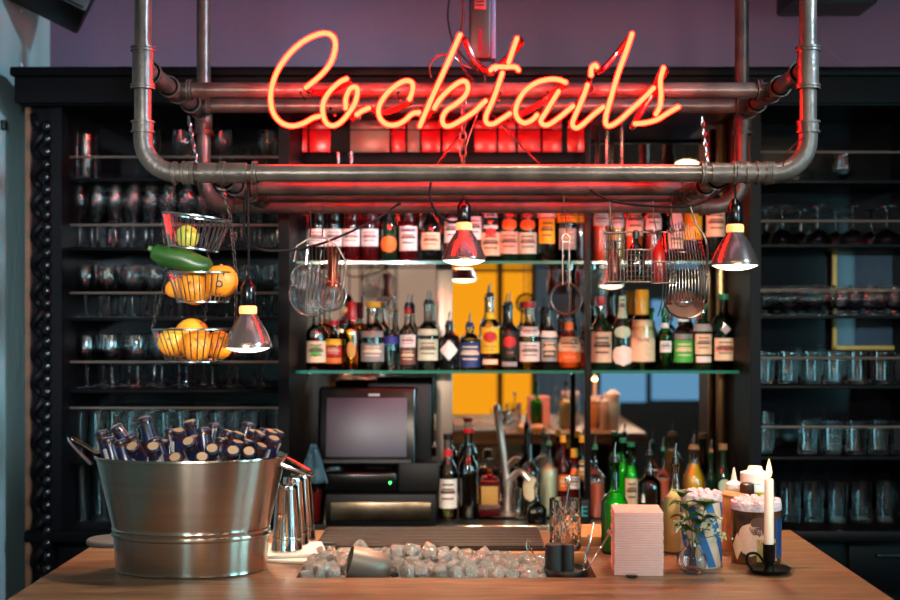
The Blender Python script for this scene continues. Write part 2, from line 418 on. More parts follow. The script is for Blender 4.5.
def loop(y, xl, xr, zb, rad, r):
    for sx, xx, a0, a1 in ((-1, xl, PI, 1.5*PI), (1, xr, 2*PI, 1.5*PI)):
        cx = xx-sx*rad
        tubew([(xx, y, zb+rad+.02), (xx, y, TOP)], r, 'upright', 'pipe')
        tubew([Vector((xx, y, zb+rad+.03))]+arc((cx, y, zb+rad), rad, a0, a1, 'xz')+[Vector((cx-sx*.03, y, zb))], r+.0025, 'elbow', 'fitting')
        collar((xx, y, zb+rad+.03), 'z', r+.005, .03); collar((cx-sx*.03, y, zb), 'x', r+.005, .03)
    tubew([(xl+rad, y, zb), (xr-rad, y, zb)], r, 'crossbar', 'pipe')
loop(FD, XL, XR, Zb, .085, R1)
loop(RD, -.80, .86, 1.995, .085, R1)
# tees and depth rails, upper and lower
for xx in (XL, XR):
    tubew([(xx, FD, Zt-.05), (xx, FD, Zt+.045)], R1+.005, 'tee', 'fitting')
    collar((xx, FD, Zt-.05), 'z', R1+.006, .012); collar((xx, FD, Zt+.045), 'z', R1+.006, .012)
    tubew([(xx, FD+.01, Zt), (xx, RD, Zt)], R1, 'side_rail', 'pipe')
    for yy in (3.20, 3.40, 3.51, 3.67, 3.79): collar((xx, yy, Zt), 'y', R1+.005, .014)
    tubew([(xx, RD, Zt-.05), (xx, RD, Zt+.035)], R1+.005, 'tee', 'fitting')
    collar((xx, RD, Zt-.06), 'z', R1+.006, .012)
    for yy in (3.455, 3.72):
        tubew([(xx, yy-.04, Zt), (xx, yy+.04, Zt)], R1+.005, 'tee', 'fitting')
        s = 1 if xx < 0 else -1
        collar((xx+s*.045, yy, Zt), 'x', R1+.005, .014)
for yy in (3.455, 3.72): tubew([(XL, yy, Zt), (XR, yy, Zt)], R1, 'crossbar', 'pipe')
for xx in (LX, RXr):
    tubew([(xx, FD, Zb), (xx, RD, Zb-.01)], R1, 'side_rail', 'pipe')
    tubew([(xx-.04, FD, Zb), (xx+.08, FD, Zb)], R1+.004, 'tee', 'fitting')
    for dx in (-.06, .02, .1): collar((xx+dx-.0, FD, Zb), 'x', R1+.005, .012)
    for yy in (3.25, 3.40, 3.56, 3.68): collar((xx, yy, Zb-.003), 'y', R1+.005, .02)
    for yy in (3.46, 3.66):
        s = 1 if xx < 0 else -1
        tubew([(xx, yy-.04, Zb-.005), (xx, yy+.04, Zb-.005)], R1+.005, 'tee', 'fitting')
        collar((xx+s*.045, yy, Zb-.005), 'x', R1+.005, .014)
for yy in (3.46, 3.66): tubew([(LX, yy, Zb-.005), (RXr, yy, Zb-.005)], R1, 'crossbar', 'pipe')
for px in (175, 188, 747, 772): collar(P(px, 173, FD), 'x', R1+.004, .01, 'clamp_ring')

# ---------------------------------------------------------------- lamps
def lamp_proto():
    t = thing('hanging_lamp', 'lamp', 'lamp')
    MB().lathe([(.0605, .006), (.0605, .014), (.058, .020), (.048, .045), (.034, .070), (.024, .084), (.021, .092)], 32).build('reflector', 'par', t)
    MB().lathe([(0, -.006), (.02, -.005), (.04, -.001), (.054, .005), (.0605, .011), (.058, .013)], 32).build('lens', 'lens', t)
    MB().lathe([(.021, .090), (.0225, .094), (.0225, .108), (.017, .113)], 24).build('bulb_neck', 'parneck', t)
    MB().lathe([(.017, .11), (.019, .113), (.019, .158), (.015, .164), (.010, .172), (.006, .178), (0, .178)], 24).build('socket', 'black_gloss', t)
    return t
lamp0 = lamp_proto()
def place_lamp(px, py, d, label, topz, curve=None):
    global lamp0
    t = lamp0 if lamp0.get('used') is None else copy_tree(lamp0)
    if lamp0.get('used') is None: lamp0['used'] = 1
    t['label'] = label; t['group'] = 'spot bulbs hanging from the pipe rack'
    c = P(px, py, d); t.location = c
    pts = curve or [Vector((0, 0, .175)), Vector((.002, 0, (topz-c.z)*.5)), Vector((0, 0, topz-c.z))]
    return t, c, pts
lamps = []
for px, py, d, lab, tz in ((248, 350, 3.15, 'silver spot bulb on a long cord right of the fruit baskets', 2.0), (464, 263, 3.46, 'silver spot bulb in the middle, hanging close under the pipes', 2.0), (735, 268, 3.2, 'silver spot bulb hanging right of the wire bar racks', 2.0)):
    lamps.append(place_lamp(px, py, d, lab, tz))
for t, c, pts in lamps:
    if t is not None and 'used' in t: del t['used']
    MB().tube(spline(pts, 5), .003, 6).build('cord', 'cable', t)
def cable(name, label, pts, r=.0035, mat='cable', cat='cable', k=8):
    O_ = pts[0].copy()
    o = MB().tube([p-O_ for p in spline(pts, k)], r, 7).build(name, mat, None, O_)
    return tag(o, label, cat)
cable('power_cable', 'black cable looping down from the pipes to the middle bulb', [P(431, 180, 3.4), P(430, 196, 3.4), P(436, 212, 3.42), P(448, 221, 3.45), P(458, 221, 3.46), P(463, 214, 3.46)])
cable('power_cable', 'long black cable sagging across the left-hand bottles towards the fruit baskets', [P(400, 203, 3.5), P(378, 218, 3.45), P(350, 232, 3.4), P(320, 244, 3.35), P(290, 250, 3.3), P(262, 250, 3.25), P(246, 240, 3.18), P(244, 215, 3.16), P(246, 190, 3.14)])
cable('power_cable', 'black cable draped under the pipes above the hanging bar racks', [P(590, 190, 3.2), P(612, 201, 3.2), P(650, 206, 3.2), P(690, 206, 3.2), P(715, 195, 3.2), P(728, 184, 3.18)])
cable('power_cable', 'thin red cable running up the right corner of the pipe rack', [P(783, 166, 3.10), P(788, 152, 3.08), P(800, 140, 3.08), P(806, 138, 3.10)], .0016, 'neon_off')
cable('power_cable', 'thin white cable running down the wall from the right-hand loudspeaker', [P(822, 12, 4.5), P(820, 30, 4.5), P(828, 48, 4.5), P(845, 64, 4.5)], .003, 'plaster_back')
cable('power_cable', 'thin white cable trailing below the left-hand loudspeaker', [P(21, 10, 4.3), P(17, 30, 4.3), P(18, 55, 4.3), P(24, 70, 4.3)], .003, 'cap_white')
for i, (pp, lab) in enumerate((
    ([(449, 0), (448, 20), (454, 44), (468, 62), (480, 75)], 'thin dark wire dropping beside the transformer to the k of the sign'),
    ([(463, 0), (463, 22), (459, 45), (462, 66), (474, 82)], 'thick dark wire hanging just left of the transformer'),
    ([(431, 78), (430, 66), (438, 56), (452, 56), (466, 66), (484, 70), (498, 64), (516, 44)], 'dark wire coiled behind the top of the k and t'),
    ([(470, 62), (484, 74), (484, 95), (478, 112), (468, 140), (464, 158)], 'wire hanging down behind the t towards the lower pipes'),
    ([(486, 110), (500, 122), (520, 145), (542, 166)], 'wire slanting down right from the t to the front pipe'),
    ([(476, 110), (462, 132), (446, 152), (436, 166)], 'wire slanting down left from the k to the front pipe'))):
    cable('sign_wire', lab, [P(x, y, 3.5+.02*i) for x, y in pp], .0045 if i == 1 else .003, 'neon_off' if i else 'cable')
# transformer
t = thing('sign_transformer', 'dark box transformer with a red stripe hanging above the neon sign', 'transformer', P(480, 62, 3.62))
b = P(480, 62, 3.62)
MB().rbox(0, 0, .13, .062, .06, .25, .006).build('housing', 'neon_off' if False else pbr('maroon_housing', (26, 10, 14), .4), t)
MB().rbox(.038, .01, .14, .014, .07, .27, .003).build('mounting_plate', pbr('blue_grey_plate', (70, 84, 110), .5, metal=.3), t)
MB().rbox(0, -.031, .055, .008, .006, .065, .002).build('stripe', emis('red_indicator', (1, .02, .05), .7), t)
MB().rbox(0, -.031, .17, .034, .004, .05, .002).build('rating_plate', pbr('engraved_plate', (96, 20, 28), .4), t)
tb = MB()
for y_ in (.155, .165, .175, .185): tb.box(-.012, .012, -.0345, -.033, y_, y_+.003)
tb.build('engraving', 'neon_off', t)
MB().tube([(0, 0, .25), (0, 0, TOP-b.z)], .006, 8).build('hanger', 'black_iron', t)
# chain link hanging under the upper pipes (centre)
def chain_mb(a, b_, link=.022, w=.006, r=.0016):
    mb = MB(); a = Vector(a); b_ = Vector(b_); L = (b_-a).length; n = max(2, int(L/(link*.72))); d = (b_-a).normalized()
    q = d.to_track_quat('Z', 'Y').to_matrix().to_4x4()
    for i in range(n):
        c = a+(b_-a)*((i+.5)/n)
        m = Matrix.Translation(c) @ q @ Matrix.Rotation((i % 2)*PI/2+.4, 4, 'Z')
        pts = [(w*math.cos(2*PI*k/10), 0, link*.5*math.sin(2*PI*k/10)) for k in range(10)]
        mb.tube(pts, r, 5, True, m)
    return mb
o0 = P(463, 100, 3.46)
tag(chain_mb((0, 0, 0), P(463, 165, 3.46)-o0, .03, .009, .003).build('hanging_chain', 'fitting', None, o0), 'short steel chain hanging behind the k of the neon sign', 'chain')
for px, lab in ((196, 'thin chain twisted round the left rear upright of the pipe rack'), (710, 'thin chain hanging beside the right rear upright of the pipe rack')):
    o0 = P(px-8, 116, 3.7)
    e = P(px+2, 168, 3.7) if px < 300 else P(px, 178, 3.7)
    tag(chain_mb((0, 0, 0), e-o0, .02, .005, .0015).build('hanging_chain', 'wire', None, o0), lab, 'chain')

# loudspeakers
def speaker(loc, rot, label, s=(.26, .2, .18)):
    t = thing('loudspeaker', label, 'loudspeaker', loc, rot)
    MB().rbox(0, 0, 0, *s, .012).build('cabinet', 'black_matte', t)
    MB().rbox(0, -s[1]/2-.003, 0, s[0]*.92, .008, s[2]*.88, .003).build('grille', 'black_matte', t)
    MB().rbox(0, s[1]/2+.06, .02, .05, .12, .05, .005).build('bracket', 'black_iron', t)
speaker(P(48, -17, 4.15), (math.radians(-12), math.radians(24), math.radians(20)), 'black loudspeaker tilted down in the upper left corner', (.30, .2, .16))
speaker(P(826, -4, 4.35), (0, 0, 0), 'flat black loudspeaker on the wall in the upper right corner', (.3, .2, .1))
t = tag(MB().rbox(0, 0, 0, .02, .03, .03, .003).build('wall_socket', 'black_matte', None, Vector((-1.515, 4.12, Z(125, 4.12)))), 'small black socket on the blue-grey left wall', 'socket')

# ---------------------------------------------------------------- back bar shell
D1, D2 = 4.10, 4.545
hd = thing('cabinet_header', 'wide black cornice board along the top of the back bar', 'cornice', (0, D1, Z(105, D1)))
x0, x1 = X(20, D1), 2.2
MB().box(x0, x1, -.05, D2+.05-D1, 0, Z(75, D1)-Z(105, D1)).build('board', 'black_wood', hd)
MB().rbox((x0+x1)/2, -.02, Z(72, D1)-Z(105, D1)-.01, x1-x0+.02, .1, .03, .006).build('top_molding', 'black_wood', hd)
MB().rbox((x0+x1)/2, -.0, .002, x1-x0-.02, .06, .02, .006).build('bottom_molding', 'black_wood', hd)

def rack(name, label, px0, px1, rows, backmat):
    """rows = [(rail_y or None, shelf_y)]"""
    t = thing(name, label, 'shelving', (0, D1, BC))
    xa, xb = X(px0, D1+.05), X(px1, D1+.05)
    zt = Z(105, D1)
    for xx in (xa, xb): MB().box(xx-.018, xx+.018, 0, D2-D1, 0, zt-BC).build('side_panel', 'black_wood', t)
    MB().box(xa, xb, D2-D1-.01, D2-D1+.02, 0, zt-BC).build('back_panel', backmat, t)
    for ry, sy in rows:
        zs = Z(sy, 4.32)-BC
        MB().rbox((xa+xb)/2, .25, zs-.006, xb-xa-.04, .34, .012, .003).build('shelf', 'black_wood', t)
        if ry is not None: MB().tube([(xa+.018, .09, Z(ry, D1+.09)-BC), (xb-.018, .09, Z(ry, D1+.09)-BC)], .0042, 8).build('front_rail', 'satin', t)
    return t
rowsL = [(157, 182), (225, 249), (293, 317), (362, 387), (408, 456), (None, 524)]
rowsR = [(152, 184), (221, 246), (290, 315), (358, 383), (427, 452), (None, 521)]
rack('glass_rack', 'tall black wooden glass rack with steel rails left of the bottles', 61, 286, rowsL, 'mirror_dark')
rack('glass_rack', 'tall black glass rack with steel rails right of the bottles, cut off by the frame', 752, 935, rowsR, 'mirror_dark')
# beaded post
t = thing('carved_post', 'black carved post with a string of round beads beside the left wall', 'post', (X(41, D1), D1, 0))
zt = Z(105, D1)
MB().box(-.045, .03, .02, .10, .0, zt).build('post_core', 'black_wood', t)
MB().box(-.052, -.036, .0, .06, .0, zt).build('wood_strip', 'wood_brown', t)
mb = MB(); z = .7
while z < zt-.03:
    mb.ball((.020, 0, z), .0165, .0165, .021, 14, 8); z += .0415
mb.build('bead_string', 'black_gloss', t)
mb = MB(); z = .7
pts = [(-.012+.013*math.cos(k*.55), .005+.013*math.sin(k*.55), .7+k*.0085) for k in range(int((zt-.72)/.0085))]
mb.tube(pts, .013, 8); mb.build('twisted_rope', 'black_wood', t)
# uprights between bays
for name, px, w, mat, lab, d in (('shelf_upright', 289, .022, 'black_gloss', 'dark upright between the left glass rack and the bottle mirror', 4.2), ('shelf_upright', 588, .02, 'black_iron', 'dark metal upright between the orange liqueur and the wine bottles', 4.24), ('shelf_upright', 748, .022, 'black_gloss', 'black upright at the edge of the right glass rack', 4.2)):
    zt_ = Z(105, D1)
    o = MB().rbox(0, 0, (zt_-BC)/2, w, .03 if px == 588 else .12, zt_-BC, .003).build(name, mat, None, (X(px, d), d+.02, BC))
    tag(o, lab, 'upright')
for i, (px, w) in enumerate(((721, .03), (731, .022), (741, .026))):
    o = MB().rbox(0, 0, (zt-BC)/2, w, .03, zt-BC-.01, .006).build('bronze_pilaster', 'brass', None, (X(px, 4.47), 4.47, BC))
    tag(o, ('outermost left', 'middle', 'right-hand')[i]+' of three bronze vertical strips beside the right glass rack', 'pilaster', 'bronze strips')
tag(MB().rbox(0, 0, (Z(262, 4.5)-BC)/2, .058, .02, Z(262, 4.5)-BC, .003).build('steel_strip', 'satin', None, (X(444, 4.5), 4.5, BC)), 'pale metal strip dividing the mirror behind the bottles', 'mirror strip')
for px, y0, y1 in ((607, 108, 166), (622, 108, 166), (338, 152, 168), (351, 152, 168)):
    tag(MB().cyl((0, 0, 0), .009, Z(y0, 4.4)-Z(y1, 4.4), 12).build('chrome_rod', 'chrome', None, (X(px, 4.4), 4.4, Z(y1, 4.4))), 'short vertical chrome rod behind the front pipe under the letter %s' % {607: 'l, left one', 622: 'l, right one', 338: 'o, left one', 351: 'o, right one'}[px], 'rod')
tag(MB().box(X(291, D2), X(716, D2), 0, .012, 0, Z(105, D1)-BC).build('bar_mirror', 'mirror', None, (0, D2, BC)), 'large mirror behind the spirit bottles', 'mirror')
# transom with red tiles above the upper shelf
tr_ = thing('red_tile_panel', 'row of red glass tiles in a black grid behind the lower letters of the sign', 'tiled panel', (0, 4.44, Z(153, 4.44)))
zb_, zt__ = 0, Z(107, 4.44)-Z(153, 4.44)
cells = [(289, 308, 'red_panel'), (309, 331, 'red_panel'), (350, 390, 'pale_panel'), (391, 406, 'red_panel'), (407, 420, 'pale_panel'), (421, 441, 'red_panel'), (442, 462, 'red_panel'), (474, 497, 'red_panel'), (498, 516, 'red_panel'), (517, 541, 'red_panel'), (542, 562, 'red_panel'), (567, 586, 'red_panel')]
for a, b_, m in cells:
    for k in range(2):
        h = zt__/2
        MB().rbox((X(a, 4.44)+X(b_, 4.44))/2, 0, h*(k+.5), X(b_, 4.44)-X(a, 4.44)-.003, .012, h-.004, .002).build('tile', m, tr_)
MB().box(X(289, 4.44), X(590, 4.44), .007, .03, 0, zt__).build('backing', 'black_wood', tr_)
MB().rbox((X(289, 4.44)+X(590, 4.44))/2, 0, -.02, X(590, 4.44)-X(289, 4.44), .05, .04, .004).build('bottom_rail', 'black_wood', tr_)

# glass shelves
def gshelf(py, px0, px1, label):
    d0, d1 = 4.26, 4.53
    z = Z(py, d0); t = thing('glass_shelf', label, 'shelf', (0, d0, z))
    MB().box(X(px0, d0), X(px1, d0), .004, d1-d0, -.010, 0).build('pane', 'shelf_glass', t)
    MB().box(X(px0, d0), X(px1, d0), 0, .004, -.010, 0).build('polished_edge', 'shelf_edge', t)
    for px in (px0+8, px1-8): MB().cyl((X(px, d0), .20, -.022), .008, .012, 12).build('shelf_bracket', 'chrome', t)
    return z
zl = gshelf(370.5, 294, 584, 'lower glass shelf under the spirits left of the dark upright')
gshelf(370.5, 592, 744, 'lower glass shelf under the wine and gin bottles on the right')
zu = gshelf(261, 294, 584, 'upper glass shelf under the white-labelled bottles left of the dark upright')
gshelf(261, 592, 744, 'upper glass shelf on the right behind the hanging bar racks')

# back counter with sink
t = thing('back_counter', 'black back-bar cabinet with a steel work top behind the counter', 'cabinet', (0, 4.2, 0))
MB().box(X(28, 4.1), 2.2, 0, .36, 0, BC-.04).build('body', 'black_wood', t)
MB().rbox((X(24, 4.1)+X(296, 4.1))/2, .12, BC-.02, X(296, 4.1)-X(24, 4.1), .46, .04, .008).build('left_ledge', 'black_wood', t)
MB().rbox((X(745, 4.1)+2.2)/2, .12, BC-.02, 2.2-X(745, 4.1), .46, .04, .008).build('right_ledge', 'black_wood', t)
xs0, xs1, ys0, ys1 = X(478, 4.36), X(556, 4.36), .10, .27
wt = MB(); xa, xb = X(297, 4.2), X(744, 4.2)
for q in ((xa, xs0, -.0, .34), (xs1, xb, -.0, .34), (xs0, xs1, -.0, ys0), (xs0, xs1, ys1, .34)): wt.box(*q, BC-.03, BC)
wt.build('steel_worktop', 'steel_dark', t)
MB().lathe([(.14, .006), (.13, 0), (.12, -.02), (.10, -.14), (0, -.15)], 32, ((xs0+xs1)/2, (ys0+ys1)/2, BC), sy=.62).build('sink_bowl', 'steel', t)
MB().rbox((X(455, 4.2)+X(549, 4.2))/2, -.006, BC-.012, X(549, 4.2)-X(455, 4.2), .02, .026, .004).build('sink_front_lip', 'steel', t)
for i in range(5):
    xx = X(752, 4.2)+.02+i*.3
    d_ = MB().rbox(xx+.14, -.008, BC-.14, .28, .016, .17, .004).build('drawer', 'black_wood', t)
    MB().rbox(xx+.14, -.022, BC-.10, .10, .012, .012, .003).build('drawer_handle', 'black_iron', d_)
for i in range(3):
    xx = X(30, 4.2)+i*.3
    d_ = MB().rbox(xx+.14, -.008, BC-.30, .28, .016, .46, .004).build('cabinet_door', 'black_wood', t)
    MB().cyl((xx+.25, -.03, BC-.2), .008, .012, 10).build('door_knob', 'black_iron', d_)

# ---------------------------------------------------------------- bar counter
t = thing('bar_counter', 'oiled wooden bar counter with an ice well cut into it', 'bar counter', (0, 0, 0))
cx0, cx1, cy0, cy1 = -.905, .855, 2.20, 3.267
wx0, wx1, wy0, wy1 = X(297, 2.70), X(596, 2.70), 2.685, 2.955
mb = MB()
for q in ((cx0, wx0, cy0, cy1), (wx1, cx1, cy0, cy1), (wx0, wx1, cy0, wy0), (wx0, wx1, wy1, cy1)): mb.box(*q, CT-.05, CT)
mb.build('counter_top', 'wood', t)
MB().box(cx0+.04, cx1-.04, cy0+.15, cy0+.19, 0, CT-.05).build('front_panel', 'wood_brown', t)
MB().box(cx0+.04, cx0+.08, cy0+.19, cy1-.05, 0, CT-.05).build('end_panel', 'wood_brown', t)
MB().box(cx1-.08, cx1-.04, cy0+.19, cy1-.05, 0, CT-.05).build('end_panel', 'wood_brown', t)
mb = MB(); mb.box(wx0, wx1, wy0, wy1, CT-.20, CT-.19); mb.box(wx0-.004, wx0, wy0, wy1, CT-.20, CT-.045); mb.box(wx1, wx1+.004, wy0, wy1, CT-.20, CT-.045); mb.box(wx0, wx1, wy1, wy1+.004, CT-.20, CT-.045); mb.box(wx0, wx1, wy0-.004, wy0, CT-.20, CT-.045)
mb.build('ice_well_liner', 'steel', t)
mb = MB(); mb.rbox((wx0+wx1)/2, wy1-.008, CT-.012, wx1-wx0, .014, .034, .003)
mb.build('ice_well_rim', 'wood_light', t)
# grooved drain board
t = thing('drain_board', 'dark grooved drain board lying behind the ice well', 'drain board', (X(312, 2.96), 2.985, CT))
wb = X(546, 2.97)-X(312, 2.96)
MB().box(0, wb, 0, .27, 0, .006).build('board', 'rubber', t)
mb = MB()
for i in range(13): mb.rbox(wb/2, .012+i*.0205, .009, wb-.01, .011, .006, .002)
mb.build('ribs', pbr('dark_rib', (44, 36, 32), .5), t)

# ice
def ice_proto(seed):
    rnd = random.Random(seed); mb = MB()
    mb.rbox(0, 0, 0, .031+rnd.uniform(-.003, .003), .028+rnd.uniform(-.003, .004), .029, .005, 2)
    mb.v = [(x+rnd.uniform(-.001, .001), y+rnd.uniform(-.001, .001), z*(1-.06*(x > 0))) for x, y, z in mb.v]
    return mb.build('ice_cube', 'ice')
protos = [ice_proto(i) for i in range(5)]
used = set()
def put_ice(loc, label, group):
    p = random.choice(protos)
    o = p if p.name not in used else p.copy()
    if p.name in used: col.objects.link(o)
    used.add(p.name)
    o.location = loc; o.rotation_euler = [random.uniform(0, 6.28) for _ in range(3)]
    tag(o, label, 'ice cube', group)
SC = (X(372, 2.80), 2.80)
n = 0
for layer, (zz, nx, ny) in enumerate(((CT-.032, 20, 8), (CT-.006, 19, 7))):
    for i in range(nx):
        for j in range(ny):
            x = wx0+.02+(wx1-wx0-.04)*(i+.5*(j % 2)+random.uniform(-.2, .2))/nx
            y = wy0+.018+(wy1-wy0-.05)*(j+random.uniform(-.2, .2))/(ny-1)
            x = min(max(x, wx0+.02), wx1-.02); y = min(max(y, wy0+.02), wy1-.035)
            z = zz+random.uniform(-.004, .006)
            if layer == 1:
                hump = math.exp(-((x-X(420, 2.8))/.16)**2)*.012+math.exp(-((x-X(325, 2.8))/.05)**2)*.008-max(0, (x-X(500, 2.8)))*.10
                z += hump
                if x > X(545, 2.8) and random.random() < .6: continue
                if abs(x-SC[0]) < .055 and y < SC[1]+.03: continue
            put_ice((x, y, z), 'clear ice cube in the wooden ice well', 'ice cubes in the ice well'); n += 1
for px, py in ((311, 567), (337, 565), (360, 548), (411, 551), (430, 554), (332, 559), (322, 562), (388, 556), (396, 553), (444, 557), (400, 571), (414, 574)):
    put_ice(P(px, py, 2.80), 'clear ice cube in the wooden ice well', 'ice cubes in the ice well')
# scoop
M['scoop'] = pbr('dull_cast_aluminium', (128, 120, 112), .42, metal=.5)
t = thing('ice_scoop', 'dull metal ice scoop resting in the ice', 'ice scoop', P(371, 566, 2.76), (0, math.radians(16), math.radians(12)))
pts = []
mb = MB()
mr = Matrix.Rotation(-PI/2, 4, 'Y') @ Matrix.Rotation(0, 4, 'Z')
mb.lathe([(0, -.045), (.022, -.042), (.032, -.03), (.036, -.01), (.037, .02), (.035, .05), (.0335, .05), (.0355, .02), (.0345, -.01), (.03, -.028), (.02, -.038), (0, -.041)], 28, mat=mr)
mb.build('scoop_bowl', M['scoop'], t)
MB().tube([(.042, 0, 0), (.07, 0, .004), (.12, 0, .006)], [.007, .009, .008], 10).build('handle', M['scoop'], t)

# ---------------------------------------------------------------- bucket
BX, BY = X(191.5, 2.775), 2.775
t = thing('party_tub', 'large oval brushed steel tub full of beer bottles on the left of the counter', 'tub', (BX, BY, CT))
H = .251
prof = [(0, .012), (.160, .012), (.160, 0), (.1675, .001), (.1675, .012), (.170, .03), (.1725, .058)]
a0 = MB().lathe([(0, .012), (.155, .012), (.158, .002), (.165, 0), (.1675, .003), (.1665, .007), (.1675, .012), (.1715, .076)], 96, sy=.65).build('tub_base', 'steel', t)
MB().lathe([(.1715, .076), (.1755, .078), (.177, .082), (.1755, .086), (.173, .087), (.1735, .091), (.1755, .094), (.1735, .097), (.175, .103), (.2085, H-.004), (.2115, H-.003), (.2130, H+.001), (.2115, H+.004), (.208, H+.003), (.2065, H-.002), (.170, .103), (.163, .015), (0, .014)], 96, sy=.65).build('tub_wall', 'steel', t)
for s in (-1, 1):
    h = []
    for k in range(15):
        a = PI*k/14
        h.append((s*(.206+.065*math.sin(a)), -.055+.11*k/14, H-.012+s*0+(.052 if s < 0 else -.03)*math.sin(a)))
    hd_ = MB().tube(spline(h, 3), .004, 8).build('handle', 'chrome', t)
# beer bottles
def patch(r, z0, z1, half, shape='rect', n=14, off=.0008):
    """label wrapped on a cylinder of radius r, facing -y"""
    mb = MB(); vs, fs = [], []
    rows = 10 if shape != 'rect' else 2
    for j in range(rows+1):
        v = j/rows; zz = z0+(z1-z0)*v
        k = 1.0 if shape == 'rect' else ((1-abs(2*v-1)) if shape == 'diamond' else math.sqrt(max(0, 1-(2*v-1)**2)))
        k = max(k, .02)
        for i in range(n+1):
            a = -half*k+2*half*k*i/n
            rr = r(zz) if callable(r) else r
            vs.append(((rr+off)*math.sin(a), -(rr+off)*math.cos(a), zz))
    for j in range(rows):
        for i in range(n):
            q = j*(n+1)+i; fs.append((q, q+1, q+n+2, q+n+1))
    return mb.add(vs, fs)
def beer():
    t = thing('beer_bottle', 'x', 'beer bottle')
    # origin at the cap top, bottle runs down -z
    MB().lathe([(0, -.225), (.027, -.225), (.0305, -.219), (.0305, -.105), (.028, -.09), (.020, -.068), (.0155, -.05), (.0135, -.025), (.0135, -.010), (.0145, -.009), (.0145, -.006), (0, -.006)], 18).build('bottle_body', 'gb_brown', t)
    MB().lathe([(.0142, -.009), (.0155, -.008), (.0152, -.003), (.0125, 0), (0, .0004)], 18).build('crown_cap', pbr('crown_cap_blue', (24, 26, 44), .35, metal=.4), t)
    MB().lathe([(0, .0012), (.0115, .0008), (.0118, -.001)], 16).build('cap_disc', pbr('cap_cream_print', (122, 102, 78), .5), t)
    MB().lathe([(.0170, -.056), (.0159, -.048), (.0142, -.028), (.0142, -.016)], 18).build('neck_label', M['beer_neck'], t)
    patch(.0152, -.048, -.022, .42, 'rect', 8, .0022).build('neck_strip', 'p_silver', t)
    MB().lathe([(.0312, -.19), (.0312, -.110)], 18).build('body_label', 'p_navy', t)
    return t
M['beer_neck'] = pbr('blue_and_silver_foil', (10, 18, 58), .3, noise=.9, nscale=60, c2=(26, 22, 26))
caps = [(101,431,2.86),(115,426,2.88),(129.5,434.5,2.76),(132,446,2.69),(144,417,2.80),(153,446,2.68),(154,438,2.75),(171,429,2.86),(178.5,430,2.78),(189.5,421,2.85),(188,441,2.70),(175,457,2.665),(203,428,2.80),(202,456.5,2.665),(214.5,424,2.86),(212,448,2.68),(229.5,431,2.85),(239,433,2.74),(238,441.5,2.70),(233,450,2.67),(249,423,2.88),(248,440,2.76),(254.5,431,2.84),(261,433,2.78),(266,429,2.86),(272,431,2.80),(274,438,2.74),(279,431,2.84),(262,445,2.71),(249,451,2.68),(120,440,2.70),(163,440,2.84),(195,436,2.80),(222,438,2.78),(108,438,2.76)]
beer0 = beer()
for i, (px, py, d) in enumerate(caps):
    o = beer0 if i == 0 else copy_tree(beer0)
    fx = max(-1, min(1, (P(px, py, d).x-BX)/.2))
    d = BY+(d-BY)*math.sqrt(max(0, 1-fx*fx*.96))
    p = P(px, py, d); o.location = p
    front = max(0, min(1, (2.88-d)/.2))
    ax = Vector((fx*.50+random.uniform(-.22, .22), (-.95 if front > .85 else .12-.35*front+random.uniform(-.25, .2)), 1.0))
    if abs(px-144) < 1: ax = Vector((-.25, -.05, 1))
    o.rotation_mode = 'QUATERNION'; o.rotation_quaternion = ax.normalized().to_track_quat('Z', 'Y') @ Matrix.Rotation(random.uniform(-1.2, 1.2), 4, 'Z').to_quaternion()
    tag(o, 'brown beer bottle with blue foil neck and pale crown cap packed in the steel tub' if abs(px-144) > 1 else 'beer bottle with a white and blue neck label standing tallest out of the steel tub', 'beer bottle', 'beer bottles in the tub' if abs(px-144) > 1 else None)
for k in range(46):
    a = random.uniform(0, 2*PI); r = math.sqrt(random.random())*.8
    put_ice((BX+.19*r*math.cos(a), BY+.118*r*math.sin(a), CT+H-.028+random.uniform(-.01, .012)), 'ice cube between the beer bottles in the steel tub', 'ice cubes in the tub')
tag(MB().lathe([(0, -.0), (.165, 0), (.168, -.1), (.160, -.225), (0, -.225)], 48, sy=.63).build('crushed_ice', 'foam', None, (BX, BY, CT+H-.04-.0)), 'bed of ice filling the steel tub', 'ice', None, 'stuff') if False else None

